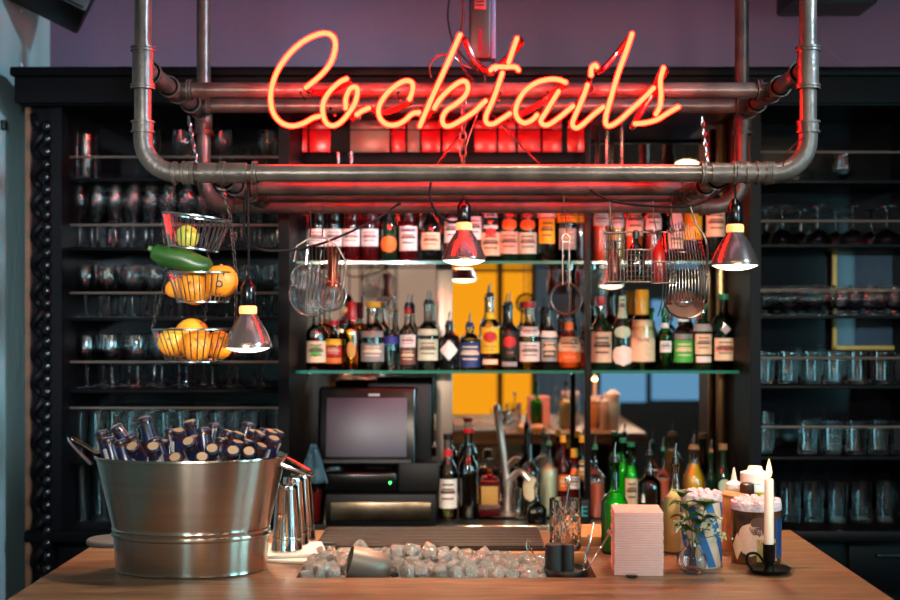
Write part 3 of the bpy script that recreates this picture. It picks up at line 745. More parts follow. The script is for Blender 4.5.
# ---------------------------------------------------------------- bottles
GL = dict(clear='glass_bottle', green='gb_green', dark='gb_dark', dgreen='gb_dgreen', teal='gb_teal', red='gb_red')
def bottle(label, px, w, ybase, ytop, d=4.38, zbase=None, sh=.55, nk=.74, nr=.32, glass='clear', liq=None, lev=.6, labels=(), cap=('pour', 'cap_black'), name='spirit_bottle', group=None, shape='round', rings=None):
    s = F/d; r = w/2/s; z0 = Z(ybase, d) if zbase is None else zbase
    h = max(Z(ytop, d)-z0, .05); nr_ = r*nr
    t = thing(name, label, 'bottle', (X(px, d), d, z0), group=group)
    zs, zn = h*sh, h*nk
    prof = [(0, .003), (r*.8, .001), (r*.93, 0), (r, .006), (r, zs)]
    for k in range(1, 6):
        u = k/6; e = .5-.5*math.cos(PI*u) if shape != 'sloped' else u
        prof.append((r+(nr_-r)*e, zs+(zn-zs)*(u if shape != 'round' else u**.8)))
    prof += [(nr_, zn), (nr_*.96, h-.012), (nr_*1.15, h-.011), (nr_*1.15, h-.001), (nr_*.8, h)]
    n = 4 if shape == 'square' else 24
    if shape == 'square':
        sq = [(q*1.3 if q > r*.6 else q, z) for q, z in prof]
        m_ = Matrix.Rotation(PI/4, 4, 'Z')
        body = MB(); bm_r = []
        body.lathe([(min(q, r*1.3), z) for q, z in sq], 4, mat=m_)
        o = body.build('bottle_body', GL[glass], t, sharp=30)
        md = o.modifiers.new('Bevel', 'BEVEL'); md.width = r*.25; md.segments = 3
    else:
        MB().lathe(prof, n).build('bottle_body', GL[glass], t)
    def rad(z):
        for (r0, z_0), (r1, z_1) in zip(prof[3:], prof[4:]):
            if z_0 <= z <= z_1 and z_1 > z_0: return r0+(r1-r0)*(z-z_0)/(z_1-z_0)
        return nr_
    if liq:
        zl_ = h*lev
        lp = [(0, .005), (r*.9, .006), (r*.94, .010)]+[(rad(z)*.94, z) for z in (zs*.5, zs) if z < zl_]
        for k in range(1, 8):
            z = zs+(zn-zs)*k/7
            if z < zl_: lp.append((rad(z)*.94, z))
        lp += [(rad(zl_)*.94, zl_), (0, zl_)]
        MB().lathe(lp, 20).build('liquid', liq, t)
    for L in labels:
        y0, y1, half, mat = L[:4]; shp = L[4] if len(L) > 4 else 'rect'
        a, b_ = Z(y0, d)-z0, Z(y1, d)-z0
        if shape == 'square':
            lb = MB().rbox(0, -r*.955, (a+b_)/2, r*1.5*half, .0015, abs(a-b_), .0005).build('paper_label', mat, t)
        else:
            lb = patch(rad, min(a, b_), max(a, b_), half, shp).build('paper_label' if abs(a-b_) > .012 else 'neck_band', mat, t)
        if len(L) > 5:
            fr_ = -(rad((a+b_)/2)+.0016)
            for (txt, sz, tm, dz) in L[5]:
                text(txt, sz, tm, lb, (0, fr_, (a+b_)/2+dz), bend=rad((a+b_)/2)+.0016)
        elif abs(a-b_) > .03 and shp == 'rect':      # printed lines
            pr = MB(); hh = abs(a-b_); base = min(a, b_)
            for q in (.3, .5, .62, .78):
                k_ = patch(rad if shape != 'square' else (lambda z: r*.97), base+hh*q, base+hh*q+hh*(.06 if q != .5 else .1), half*(.55 if q != .5 else .7), 'rect', 8, .0014)
                pr.add(k_.v, k_.f)
            if shape != 'square': pr.build('printed_lines', 'p_brown' if mat in ('p_white', 'p_cream', 'p_pink', 'p_mint', 'p_yellow') else 'p_cream', lb)
    k, cm = cap[0], cap[1]
    if k == 'pour':
        MB().cyl((0, 0, h-.004), nr_*1.05, .016, 14, nr_*.8).build('pourer_collar', cm, t)
        MB().tube([(0, 0, h+.01), (0, 0, h+.028), (.003, 0, h+.045)], [.0036, .0028, .002], 8).build('pourer_spout', 'steel_dark', t)
    elif k == 'cap':
        hh = cap[2] if len(cap) > 2 else .02
        MB().lathe([(0, h-hh*.6), (nr_*1.22, h-hh*.6), (nr_*1.25, h-hh*.55), (nr_*1.22, h+hh*.38), (nr_*1.1, h+hh*.42), (0, h+hh*.42)], 18).build('cap', cm, t)
    elif k == 'knob':
        MB().ball((0, 0, h+.012), nr_*1.6, nz if False else None, .014, 16, 8).build('stopper', cm, t)
    elif k == 'caps':   # foil capsule down the neck
        hh = cap[2]
        MB().lathe([(nr_*1.06, h-hh), (nr_*1.06, h-.013), (nr_*1.25, h-.012), (nr_*1.25, h+.002), (0, h+.003)], 18).build('foil_capsule', cm, t)
    return t
BL = 368
B = lambda label, px, w, yt, **k: bottle(label, px, w, None, yt, zbase=zl, **k)
B('bourbon bottle with a cream and green label, first on the lower shelf', 317, 22, 306, glass='clear', liq='l_amber', lev=.5, labels=[(341, 362, 1.0, 'p_cream'), (345, 357, .5, 'p_green', 'oval')], nr=.4)
B('spirit bottle with a yellow and red label and a red cap on the lower shelf', 334, 17, 322, glass='clear', liq='l_amber', lev=.75, labels=[(339, 345, 1.1, 'p_yellow'), (346, 356, 1.1, 'p_red'), (357, 363, 1.1, 'p_orange')], cap=('cap', 'cap_red', .018), nr=.45)
B('slim golden tequila bottle with a tall red cap on the lower shelf', 352, 18, 309, glass='clear', liq='l_gold', lev=.72, labels=[(341, 358, .5, 'p_gold', 'oval')], cap=('cap', 'cap_red', .06), nr=.42, sh=.62, nk=.78)
B('wide clear bottle with a grey label and yellow stopper on the lower shelf', 373, 25, 304, glass='clear', liq='l_clear', lev=.55, labels=[(331, 337, 1.0, 'p_grey'), (343, 361, 1.1, 'p_grey')], cap=('cap', 'cap_yellow', .02), nr=.5)
B('slim clear bottle with a dark blue label on the lower shelf', 391, 15, 312, glass='clear', liq='l_clear', labels=[(336, 344, 1.2, 'p_navy')], cap=('pour', 'cork'), nr=.34)
B('clear vodka bottle with a red neck and white and brown label, lower shelf', 408, 17, 306, glass='clear', liq='l_clear', labels=[(335, 347, 1.1, 'p_white'), (348, 364, 1.1, 'p_brown'), (306, 314, 3.1, 'p_red')], nr=.42)
B('clear bottle with pale green label and black pourer on the lower shelf', 428, 22, 303, glass='clear', liq='l_clear', labels=[(329, 335, 1.1, 'p_mint'), (339, 360, 1.1, 'p_mint')], nr=.38)
B('short black gin bottle with a white diamond label on the lower shelf', 449, 21, 324, glass='dark', labels=[(340, 360, .95, 'p_white', 'diamond')], cap=('pour', 'cap_black'), sh=.62, nk=.8, nr=.36)
B('short bottle wrapped in a deep blue label on the lower shelf', 470, 20, 326, glass='clear', liq='l_clear', labels=[(342, 367, 1.5, 'p_blue')], cap=('pour', 'p_navy'), sh=.66, nk=.82, nr=.4)
B('rum bottle with a bright yellow label and red disc on the lower shelf', 490, 19, 296, glass='clear', liq='l_gold', lev=.4, labels=[(327, 353, 1.25, 'p_yellow', 'rect', [('HAVANA', .011, 'p_brown', -.022), ('CLUB', .011, 'p_brown', -.034)]), (331, 343, .75, 'p_red', 'oval'), (359, 364, .9, 'p_cream'), (313, 319, 2.0, 'p_yellow')], nr=.42)
B('dark rum bottle with a black label and red disc on the lower shelf', 509.5, 18.5, 305, glass='dark', labels=[(333, 357, 1.2, 'p_black', 'rect', [('CLUB', .010, 'p_gold', -.026)]), (336, 348, .75, 'p_red', 'oval'), (361.5, 366, .9, 'p_silver')], nr=.36)
B('clear bottle with two white labels and a red ball stopper on the lower shelf', 529.5, 21, 304, glass='clear', liq='l_pale', lev=.5, labels=[(327, 336, 1.1, 'p_white'), (342, 361, 1.2, 'p_white')], cap=('cap', 'cap_red', .022), nr=.45)
B('whisky bottle with a black and white label and white collar on the lower shelf', 549, 17.5, 310, glass='dark', labels=[(331, 337, 1.2, 'p_white'), (339, 361, 1.1, 'p_silver'), (343, 357, .8, 'p_black')], cap=('pour', 'cap_black'), nr=.4)
B('triple sec bottle with cream and orange labels, full of orange liqueur', 569, 23, 318, glass='clear', liq='l_orange', lev=.45, labels=[(337, 351, 1.2, 'p_cream'), (351.5, 362, 1.2, 'p_orange', 'rect', [('TRIPLE SEC', .010, 'p_cream', 0)]), (322, 330, 1.6, 'p_orange')], nr=.36)
B('narrow orange liqueur bottle beside the dark upright on the lower shelf', 581, 9, 330, d=4.44, glass='clear', liq='l_orange', lev=.5, labels=[(340, 352, 1.2, 'p_cream')], nr=.4)
B('dark green bottle with a cream label and red capsule beside the upright', 601, 22, 300, glass='dgreen', labels=[(332, 362, 1.15, 'p_cream')], cap=('cap', 'cap_red', .03), nr=.36, sh=.5, nk=.8)
B('dark green bottle with a round white label and green neck seal', 622, 20.5, 292, glass='dgreen', labels=[(345, 365.5, 1.2, 'p_white', 'oval'), (326, 338, .9, 'p_mint', 'oval'), (296, 318, 1.0, 'p_mint')], cap=('cap', 'cap_black', .015), nr=.36, sh=.45, nk=.75)
B('large clear bottle of pale vermouth with a gold cap and big cream label', 642, 26, 300, glass='clear', liq='l_pale', lev=.62, labels=[(320, 361, 1.15, 'p_cream', 'rect', [('Noilly', .018, 'p_brown', .004)])], cap=('cap', 'cap_yellow', .085), nr=.42, sh=.64, nk=.8)
B('narrow green bottle with a white band and small label right of the vermouth', 665, 15, 310, glass='green', liq='l_dark', lev=.5, labels=[(323, 328, 1.4, 'p_white'), (341, 352, .8, 'p_white')], cap=('cap', 'cap_green', .02), nr=.42)
B('short clear bottle with a vivid green label', 683, 19.5, 318, glass='clear', liq='l_pale', lev=.5, labels=[(340, 362, 1.25, 'p_green'), (334, 339, 1.2, 'p_grey')], cap=('cap', 'cap_white', .02), nr=.5, sh=.7, nk=.86)
B('dark green bottle with a white collar band and cream label under the wire rack', 702.5, 18.5, 306, glass='dgreen', labels=[(324, 331, 1.5, 'p_silver'), (334, 354, 1.05, 'p_cream'), (356, 362, .9, 'p_white')], cap=('cap', 'cap_green', .02), nr=.45, sh=.6, nk=.84)
B('teal gin bottle with a white label crossed by a red band', 723.5, 22, 296, glass='teal', liq='l_dark', lev=.0001 if False else .3, labels=[(338, 360, 1.1, 'p_cream'), (346, 351, 1.0, 'p_red'), (324, 334, .5, 'p_silver', 'diamond')], cap=('cap', 'cap_green', .02), nr=.4, sh=.62, nk=.8)
B('narrow dark green bottle at the far right end of the lower shelf', 739, 12, 300, d=4.4, glass='dgreen', labels=[(340, 358, 1.0, 'p_grey')], cap=('cap', 'cap_green', .02), nr=.4)
U = lambda label, px, w, yt, **k: bottle(label, px, w, None, yt, zbase=zu, **k)
for i, px in enumerate((317.5, 334, 351.5, 370)):
    U(('first', 'second', 'third', 'fourth')[i]+' red-topped bottle with a plain white label on the upper shelf, counted from the left', px, 17.2, 176, glass=('red' if i > 1 else 'dark'), labels=[(229.5, 246.5, 1.25, 'p_white')], cap=('cap', 'cap_red', .03), nr=.4, sh=.72, nk=.85, group='white-labelled bottles on the upper shelf')
U('small dark green bottle with an oval orange label on the upper shelf', 389, 17, 192, glass='dgreen', labels=[(236, 253, 1.1, 'p_orange', 'oval')], cap=('cap', 'cap_black', .02), nr=.4, sh=.45, nk=.8)
U('bottle with a tall white label and blue print on the upper shelf', 408.5, 18.5, 184, glass='red', labels=[(227, 251, 1.15, 'p_white'), (229, 232, .9, 'p_navy')], cap=('cap', 'cap_white', .02), nr=.45, sh=.78, nk=.9)
U('round-shouldered cognac bottle with a cream label on the upper shelf', 431, 20, 196, glass='dark', labels=[(233, 250, 1.1, 'p_cream')], cap=('cap', 'cap_black', .02), nr=.34, sh=.5, nk=.72)
U('red bottle with a white label behind the middle bulb', 452, 16, 186, glass='red', labels=[(219, 243, 1.15, 'p_white')], cap=('cap', 'cap_red', .02), nr=.42)
U('pale-labelled bottle half hidden by the middle bulb', 474, 16, 184, glass='clear', liq='l_clear', labels=[(217, 240, 1.15, 'p_white')], cap=('cap', 'cap_black', .02), nr=.42)
U('dark bottle with a red wax seal, white neck strip and cream label', 490.5, 19.5, 184, glass='dark', labels=[(233, 256, 1.2, 'p_cream'), (205, 229, .8, 'p_white'), (228, 238, .6, 'p_red', 'oval')], cap=('cap', 'cap_red', .02), nr=.36, sh=.5)
U('vermouth bottle with a pink label and round orange emblem', 509, 18.5, 182, glass='dgreen', labels=[(232, 254, 1.25, 'p_pink'), (219, 231, .9, 'p_orange', 'oval'), (214, 218, .6, 'p_red', 'oval')], cap=('cap', 'cap_red', .02), nr=.4, sh=.62, nk=.84)
U('vermouth bottle with a pale green label and round orange emblem', 527.5, 18.5, 184, glass='dgreen', labels=[(233, 254, 1.25, 'p_mint'), (220, 231, .9, 'p_orange', 'oval'), (214, 218, .6, 'p_red', 'oval')], cap=('cap', 'cap_red', .02), nr=.4, sh=.62, nk=.84)
U('tapering bottle with a tall yellow label under a white band', 546.5, 19, 180, glass='dark', labels=[(219, 244, .95, 'p_yellow'), (210, 218, 1.3, 'p_white')], cap=('cap', 'cap_white', .02), nr=.5, sh=.72, nk=.92)
U('clear bottle with a yellow neck label behind the hanging strainer', 567, 21, 180, glass='clear', liq='l_clear', labels=[(210, 223, 1.3, 'p_yellow'), (229, 250, .9, 'p_silver')], cap=('cap', 'cap_yellow', .02), nr=.5, sh=.78, nk=.9)
U('narrow red and yellow bottle beside the dark upright on the upper shelf', 580.5, 9, 180, d=4.42, glass='red', labels=[(210, 223, 1.3, 'p_yellow')], cap=('cap', 'cap_red', .02), nr=.4)
U('clear bottle full of bright orange aperitif, first right of the upright', 601, 17, 184, glass='clear', liq='l_orange', lev=.55, labels=[(214, 226, 1.1, 'p_white')], cap=('cap', 'cap_white', .02), nr=.42)
U('clear bottle with a yellow and orange liqueur behind the hanging bar rack', 617, 14, 184, glass='clear', liq='l_yellow', lev=.5, labels=[(212, 228, 1.2, 'p_white')], cap=('cap', 'cap_white', .02), nr=.42)
U('clear bottle with a large pale pink label behind the hanging bar rack', 634, 18, 182, glass='clear', liq='l_orange', lev=.35, labels=[(206, 236, 1.2, 'p_pink')], cap=('cap', 'cap_white', .02), nr=.42)
U('clear bottle of red-orange bitter behind the hanging bar rack', 653, 17, 184, glass='clear', liq='l_red', lev=.5, labels=[(208, 230, 1.1, 'p_white')], cap=('cap', 'cap_red', .02), nr=.42)
U('green-glass bottle with a white oval neck label and pale label', 675.5, 16.5, 186, glass='dgreen', labels=[(211, 231, .8, 'p_white', 'oval'), (232, 249, 1.1, 'p_cream')], cap=('cap', 'cap_green', .02), nr=.45, sh=.7, nk=.9)
U('green whisky bottle with a yellow label and large red letters', 692.5, 18.5, 184, glass='dgreen', labels=[(213, 240, 1.25, 'p_yellow', 'rect', [('J&B', .026, 'p_red', .006)])], cap=('cap', 'cap_red', .02), nr=.4, sh=.72, nk=.88)
U('dark whisky bottle with a cream label, last on the upper shelf', 715, 19.5, 184, glass='dark', labels=[(211, 237, 1.25, 'p_cream')], cap=('cap', 'cap_black', .02), nr=.4, sh=.72, nk=.88)
# back counter bottles
K = lambda label, px, w, yt, **k: bottle(label, px, w, None, yt, zbase=BC, **k)
K('clear syrup bottle with a white flowered label and red collar by the till', 448, 19, 436, d=4.33, liq='l_pale', lev=.65, labels=[(478, 507, 1.15, 'p_white'), (449, 456, 1.3, 'p_red')], cap=('cap', 'cap_black', .02), nr=.42)
K('clear bottle half full of dark syrup beside the tap', 468.5, 20, 430, d=4.33, liq='l_dark', lev=.52, cap=('cap', 'cap_red', .015), nr=.42)
K('square amaretto bottle with a gold label and red liqueur', 489.5, 22, 462, d=4.40, shape='square', glass='red', labels=[(485, 503, 1.0, 'p_gold')], cap=('cap', 'cap_black', .03), sh=.66, nk=.78, nr=.3)
K('tall dark bottle behind the chrome tap', 530, 18, 432, d=4.42, glass='dark', labels=[(474, 500, .9, 'p_cream', 'oval')], nr=.3, sh=.5, nk=.66)
K('clear bottle of milky syrup with a green pourer beside the tap', 549, 19, 444, d=4.40, liq='l_white', lev=.7, cap=('pour', 'cap_green'), nr=.32, sh=.62)
K('small red bottle with a yellow cap behind the crystal mixing glass', 563, 11, 438, d=4.44, glass='red', labels=[(474, 490, 1.1, 'p_orange')], cap=('cap', 'cap_yellow', .025), nr=.45)
K('red bitters bottle with a yellow cap and white label', 574, 12, 452, d=4.40, glass='red', labels=[(476, 488, 1.1, 'p_white'), (468, 474, 1.1, 'p_orange')], cap=('cap', 'cap_yellow', .03), nr=.45)
K('small dark bottle with a yellow cap close to the dark upright', 582, 11, 438, d=4.46, glass='dark', labels=[(460, 480, 1.1, 'p_gold')], cap=('cap', 'cap_yellow', .025), nr=.45)
K('clear bottle of pink juice with a green pourer', 595, 20, 448, d=4.35, liq='l_pink', lev=.5, cap=('pour', 'cap_green'), nr=.3, sh=.55, nk=.72)
K('bright green bottle behind the green pourer bottle on the counter', 623, 12, 440, d=4.42, glass='green', liq='l_green', lev=.7, cap=('cap', 'cap_green', .015), nr=.5)
K('bright green bottle with a cream label just right of its twin', 631, 13, 444, d=4.37, glass='green', liq='l_green', lev=.7, labels=[(478, 505, 1.1, 'p_cream')], cap=('cap', 'cap_green', .015), nr=.5)
K('clear round-shouldered bottle with a black pourer behind the pink napkins', 649.5, 24, 454, d=4.22, liq='l_amber', lev=.28, cap=('pour', 'cap_black'), nr=.3, sh=.55, nk=.72)
K('clear bottle of pale red juice with a green pourer behind the napkins', 663, 16, 450, d=4.42, liq='l_pink', lev=.55, cap=('pour', 'cap_green'), nr=.3, sh=.55, nk=.72)
K('wide bottle of yellow juice behind the striped tin', 694, 24, 448, d=4.32, liq='l_yellow', lev=.78, cap=('pour', 'cork'), nr=.45, sh=.5, nk=.8)
K('slim dark green bottle between the yellow juice and the bronze strips', 711, 11, 452, d=4.38, glass='dgreen', cap=('pour', 'cork'), nr=.45)
K('dark green bottle with a pale seal beside the bronze strips', 723, 15, 446, d=4.36, glass='dgreen', labels=[(478, 492, .8, 'p_mint', 'oval')], cap=('cap', 'cork', .02), nr=.5)
K('glass dasher bottle with a black dropper top in front of the tap', 537, 20, 486, d=4.24, liq='l_dark', lev=.3, cap=('pour', 'cap_black'), nr=.28, sh=.35, nk=.6)
# counter bottles
bottle('bright green pourer bottle standing on the counter behind the napkins', 614.5, 27, None, 461, d=2.965, zbase=CT, glass='green', liq='l_green', lev=.66, cap=('pour', 'cap_black'), nr=.33, sh=.52, nk=.70)
bottle('clear pourer bottle of cloudy lemon juice beside the pink napkins', 675, 27, None, 462, d=2.965, zbase=CT, glass='clear', liq='l_lemon', lev=.62, cap=('pour', 'cap_black'), nr=.30, sh=.50, nk=.72)

# tap
t = thing('bar_tap', 'chrome swan-neck bar tap at the sink', 'tap', (X(508, 4.36), 4.40, BC))
s_ = 4.4/F
MB().lathe([(0, 0), (.028, 0), (.028, .008), (.016, .014), (.014, .09), (.018, .1), (.018, .12), (.008, .13), (0, .13)], 20).build('tap_body', pbr('tap_metal', (236, 230, 224), .3, metal=.9), t)
MB().tube(spline([(-.004, 0, .1), (-.012, -.005, .20), (-.026, -.01, .30), (-.032, -.02, .345), (-.030, -.035, .357), (-.026, -.05, .345)], 6), .011, 14).build('swan_neck', bpy.data.materials['tap_metal'], t)
MB().tube(spline([(.0, 0, .115), (.03, -.02, .15), (.05, -.04, .155), (.075, -.05, .13)], 6), [.012]*19, 12).build('tap_lever', bpy.data.materials['tap_metal'], t)
MB().tube([(.035, -.03, 0), (.035, -.03, .10)], .012, 12).build('side_valve', 'chrome', t)

# ---------------------------------------------------------------- till
TD = 4.26
t = thing('cash_register', 'black cash till with a touch screen, card printer and cash drawer', 'cash register', (X(378, TD), TD, BC))
q = F/TD
MB().rbox(.015, .05, .053, .37, .26, .106, .006).build('cash_drawer', 'black_matte', t)
dw = MB().rbox(.015, -.085, .05, .335, .008, .062, .003).build('drawer_front', pbr('worn_brushed_front', (150, 132, 110), .3, metal=1, noise=.6, nscale=9), t)
MB().rbox(-.055, .05, .143, .25, .22, .07, .012, 3).build('till_base', 'black_gloss', t)
MB().rbox(.14, .05, .158, .14, .2, .10, .008).build('receipt_printer', 'black_matte', t)
MB().cyl((0, 0, 0), .0045, .003, 10, mat=Matrix.Translation((.045, -.062, .142)) @ Matrix.Rotation(PI/2, 4, 'X')).build('power_light', 'led', t)
MB().rbox(0, .06, .21, .09, .08, .08, .01).build('screen_neck', 'black_matte', t)
mrot = Matrix.Translation((-.035, .0, .325)) @ Matrix.Rotation(math.radians(-10), 4, 'X')
MB().rbox(0, 0, 0, .335, .05, .27, .012, 3, mat=mrot).build('screen_housing', 'black_gloss', t)
MB().rbox(-.002, -.027, -.005, .272, .004, .20, .002, mat=mrot).build('screen', 'screen', t)
MB().rbox(.0, -.0255, -.120, .30, .004, .012, .002, mat=mrot).build('button_bar', 'rubber', t)
MB().rbox(.07, .07, .33, .22, .03, .28, .01).build('customer_display', 'black_matte', t)
MB().rbox(-.01, -.052, .436, .038, .004, .009, .001).build('maker_plate', 'p_silver', t)
# straw tub, cloth
t = thing('straw_tub', 'clear plastic tub of red straws behind the shakers', 'tub', (X(314, 4.24), 4.24, BC))
MB().lathe([(0, .002), (.03, .002), (.031, 0), (.043, .15), (.0415, .15), (.0295, .004), (0, .004)], 24).build('tub_body', 'tub_plastic', t)
for k in range(14):
    a = k*2.4; r = .02*math.sqrt((k+1)/14)
    MB().tube([(r*math.cos(a), r*math.sin(a), .006), (r*1.3*math.cos(a)+.002, r*1.3*math.sin(a), .105+.012*math.sin(k*3))], .0035, 6).build('red_straw', 'straw_red', t)
mb = MB(); vs, fs = [], []
for j in range(9):
    for i in range(9):
        u, v = i/8-.5, j/8
        vs.append((u*.10*(.15+v*.9), .012*math.sin(u*14+v*3), -.13*v))
for j in range(8):
    for i in range(8): a = j*9+i; fs.append((a, a+1, a+10, a+9))
mb.add(vs, fs)
o = mb.build('bar_cloth', 'cloth_blue', None, P(313, 444, 4.16)); tag(o, 'blue bar cloth hung up to the left of the till', 'cloth')
md = o.modifiers.new('Solidify', 'SOLIDIFY'); md.thickness = .004

# ---------------------------------------------------------------- rack glasses
def flute():
    return MB().lathe([(0, 0), (.031, 0), (.031, .002), (.006, .006), (.0035, .012), (.0035, .085), (.008, .098), (.021, .125), (.0265, .155), (.0265, .185), (.0235, .215), (.0225, .215), (.0255, .185), (.0255, .155), (.020, .127), (.007, .101), (0, .099)], 18)
def goblet():
    return MB().lathe([(0, 0), (.032, 0), (.032, .002), (.007, .006), (.004, .012), (.004, .072), (.012, .080), (.029, .100), (.037, .125), (.037, .145), (.033, .178), (.032, .178), (.036, .145), (.036, .126), (.028, .102), (.011, .082), (0, .081)], 18)
def tumbler(h=.115, r=.032, r0=.027):
    return MB().lathe([(0, 0), (r0, 0), (r0+.001, .004), (r, h), (r-.0018, h), (r0-.001, .012), (0, .011)], 16)
def coupe_inv():   # standing upside down: bowl rim on the shelf, foot in the air
    return MB().lathe([(.050, 0), (.048, .018), (.038, .036), (.020, .047), (.005, .053), (.0038, .06), (.0038, .12), (.007, .126), (.034, .130), (.034, .132), (0, .132)], 20)
def tulip():
    return MB().lathe([(0, 0), (.029, 0), (.029, .003), (.010, .008), (.009, .014), (.025, .028), (.034, .05), (.034, .062), (.026, .082), (.031, .102), (.0298, .102), (.025, .082), (.0328, .062), (.0328, .05), (.024, .03), (0, .016)], 18)
def row(name, mk, label, cat, group, pxs, sy, d):
    proto = None
    for px in pxs:
        if proto is None:
            proto = mk().build(name, 'glass'); o = proto
        else:
            o = proto.copy(); col.objects.link(o)
        o.location = (X(px, d)+random.uniform(-.002, .002), d+random.uniform(-.004, .004), Z(sy, 4.32)+.0005)
        o.rotation_euler.z = random.uniform(0, 6)
        tag(o, label, cat, group)
def fr(a, b_, s):
    out = []
    while a <= b_: out.append(a); a += s
    return out
row('wine_glass', goblet, 'round wine glass on the top shelf of the left rack', 'glass', 'wine glasses on the top left shelf', (150, 183, 222, 267), 182, 4.30)
row('highball_glass', lambda: tumbler(.155, .034, .03), 'tall straight glass at the left end of the top left shelf', 'glass', 'tall glasses on the top left shelf', (74, 87), 182, 4.28)
row('champagne_flute', flute, 'champagne flute in the front row of the second left shelf', 'glass', 'flutes, front row', fr(80, 278, 18), 249, 4.28)
row('champagne_flute', flute, 'champagne flute in the rear row of the second left shelf', 'glass', 'flutes, rear row', fr(74, 278, 18), 249, 4.42)
row('wine_glass', goblet, 'wine glass in the front row of the third left shelf', 'glass', 'third shelf goblets, front row', fr(86, 278, 23.2), 317, 4.28)
row('wine_glass', goblet, 'wine glass in the rear row of the third left shelf', 'glass', 'third shelf goblets, rear row', fr(78, 280, 23.2), 317, 4.43)
row('wine_glass', goblet, 'wine glass in the front row of the fourth left shelf', 'glass', 'fourth shelf goblets, front row', fr(87, 278, 25), 387, 4.28)
row('wine_glass', goblet, 'wine glass in the rear row of the fourth left shelf', 'glass', 'fourth shelf goblets, rear row', fr(79, 280, 25), 387, 4.43)
row('highball_glass', lambda: tumbler(.155, .029, .025), 'highball glass on the left shelf right above the beer tub', 'glass', 'highballs above the tub', fr(80, 268, 17.2), 456, 4.28)
row('highball_glass', lambda: tumbler(.155, .029, .025), 'highball glass in the rear row above the beer tub', 'glass', 'highballs above the tub, rear row', fr(86, 276, 17.2), 456, 4.43)
row('highball_glass', lambda: tumbler(.205, .033, .028), 'tall highball glass on the lowest left shelf beside the beer tub', 'glass', 'tall glasses on the lowest left shelf', fr(82, 268, 20), 524, 4.28)
row('goblet', tulip, 'glass goblet standing alone on the top right shelf', 'glass', None, (843,), 184, 4.30)
row('highball_glass', lambda: tumbler(.155, .03, .026), 'tall glass at the left end of the top right shelf', 'glass', None, (776,), 184+16, 4.30) if False else None
row('coupe_glass', coupe_inv, 'upside-down coupe glass in the front row on the right rack', 'glass', 'upturned coupes, front row', fr(783, 935, 34.7), 246, 4.27)
row('coupe_glass', coupe_inv, 'upside-down coupe glass in the rear row on the right rack', 'glass', 'upturned coupes, rear row', fr(766, 905, 34.7), 246, 4.42)
row('beer_tulip', tulip, 'short tulip glass in the front row of the third right shelf', 'glass', 'tulip glasses, front row', fr(764, 935, 26), 315, 4.27)
row('beer_tulip', tulip, 'short tulip glass in the rear row of the third right shelf', 'glass', 'tulip glasses, rear row', fr(776, 908, 26), 315, 4.42)
row('tumbler_glass', lambda: tumbler(.108, .036, .032), 'straight tumbler on the fourth right shelf', 'glass', 'tumblers on the fourth right shelf', fr(764, 935, 23.3), 383, 4.28)
row('tumbler_glass', lambda: tumbler(.108, .036, .032), 'straight tumbler on the fifth right shelf, beyond the gap', 'glass', 'tumblers on the fifth right shelf', fr(808, 935, 23.5), 452, 4.28)
row('highball_glass', lambda: tumbler(.14, .026, .022), 'tall narrow glass at the left end of the fifth right shelf', 'glass', 'tall glasses on the fifth right shelf', (759, 768), 452, 4.28)
row('tumbler_glass', lambda: tumbler(.145, .036, .032), 'tall tumbler on the lowest right shelf behind the candle', 'glass', 'tumblers on the lowest right shelf', fr(766, 935, 24), 521, 4.26)
# pane coloured as a room window's reflection, behind the right rack
t = thing('painted_reflection', 'blue-grey pane with a yellow edge, a window reflection painted behind the right glass rack', 'painted reflection', (X(832, 4.5), 4.5, Z(350, 4.5)))
w_, h_ = .55, Z(248, 4.5)-Z(350, 4.5)
MB().box(.01, w_, .01, .02, .01, h_-.01).build('mirror_glass', pbr('window_reflection_blue', (58, 76, 96), .15, noise=.5, nscale=3), t)
mb = MB(); mb.rbox(.008, 0, h_/2, .016, .02, h_, .003); mb.rbox(w_/2, 0, .008, w_, .02, .016, .003); mb.rbox(w_/2, 0, h_-.008, w_, .02, .016, .003); mb.rbox(w_-.008, 0, h_/2, .016, .02, h_, .003)
mb.build('frame', pbr('window_reflection_yellow', (170, 140, 60), .5), t)

# ---------------------------------------------------------------- fruit baskets
FB = 3.20
cX = X(198, FB); cY = FB
fb = thing('hanging_fruit_basket', 'three-tier chromed wire fruit basket hanging on chains from the pipes', 'fruit basket', (cX, cY, Z(362, FB)))
OB = Vector((cX, cY, Z(362, FB)))
def tier(cpx, y0, y1, R, r, tilt=0):
    c = P(cpx, y0, FB)-OB; h = Z(y0, FB)-Z(y1, FB); mb = MB()
    m = Matrix.Translation(c) @ Matrix.Rotation(-tilt, 4, 'Y')
    mb.ring((0, 0, 0), R, .0028, 40, 6, m); mb.ring((0, 0, -h), r, .0028, 32, 6, m)
    n = 34
    for i in range(n):
        a = 2*PI*i/n
        mb.tube([(R*math.cos(a), R*math.sin(a), 0), (r*math.cos(a), r*math.sin(a), -h)], .0015, 5, mat=m)
    for i in range(-4, 5):
        y = i*r/5; xx = math.sqrt(r*r-y*y)
        mb.tube([(-xx, y, -h), (xx, y, -h)], .0013, 5, mat=m)
    mb.ring((0, 0, -h), r*.5, .0015, 20, 5, m)
    mb.build('wire_tier', 'wire', fb); return c
c1 = tier(197, 217, 249, .087, .062, math.radians(-7))
c2 = tier(203, 273, 302, .088, .065, 0)
c3 = tier(195, 329, 361, .108, .072, 0)
hook = P(200, 178, 3.18)-OB
def ringpt(c, R, a, dz=0): return c+Vector((R*math.cos(a), R*math.sin(a), dz))
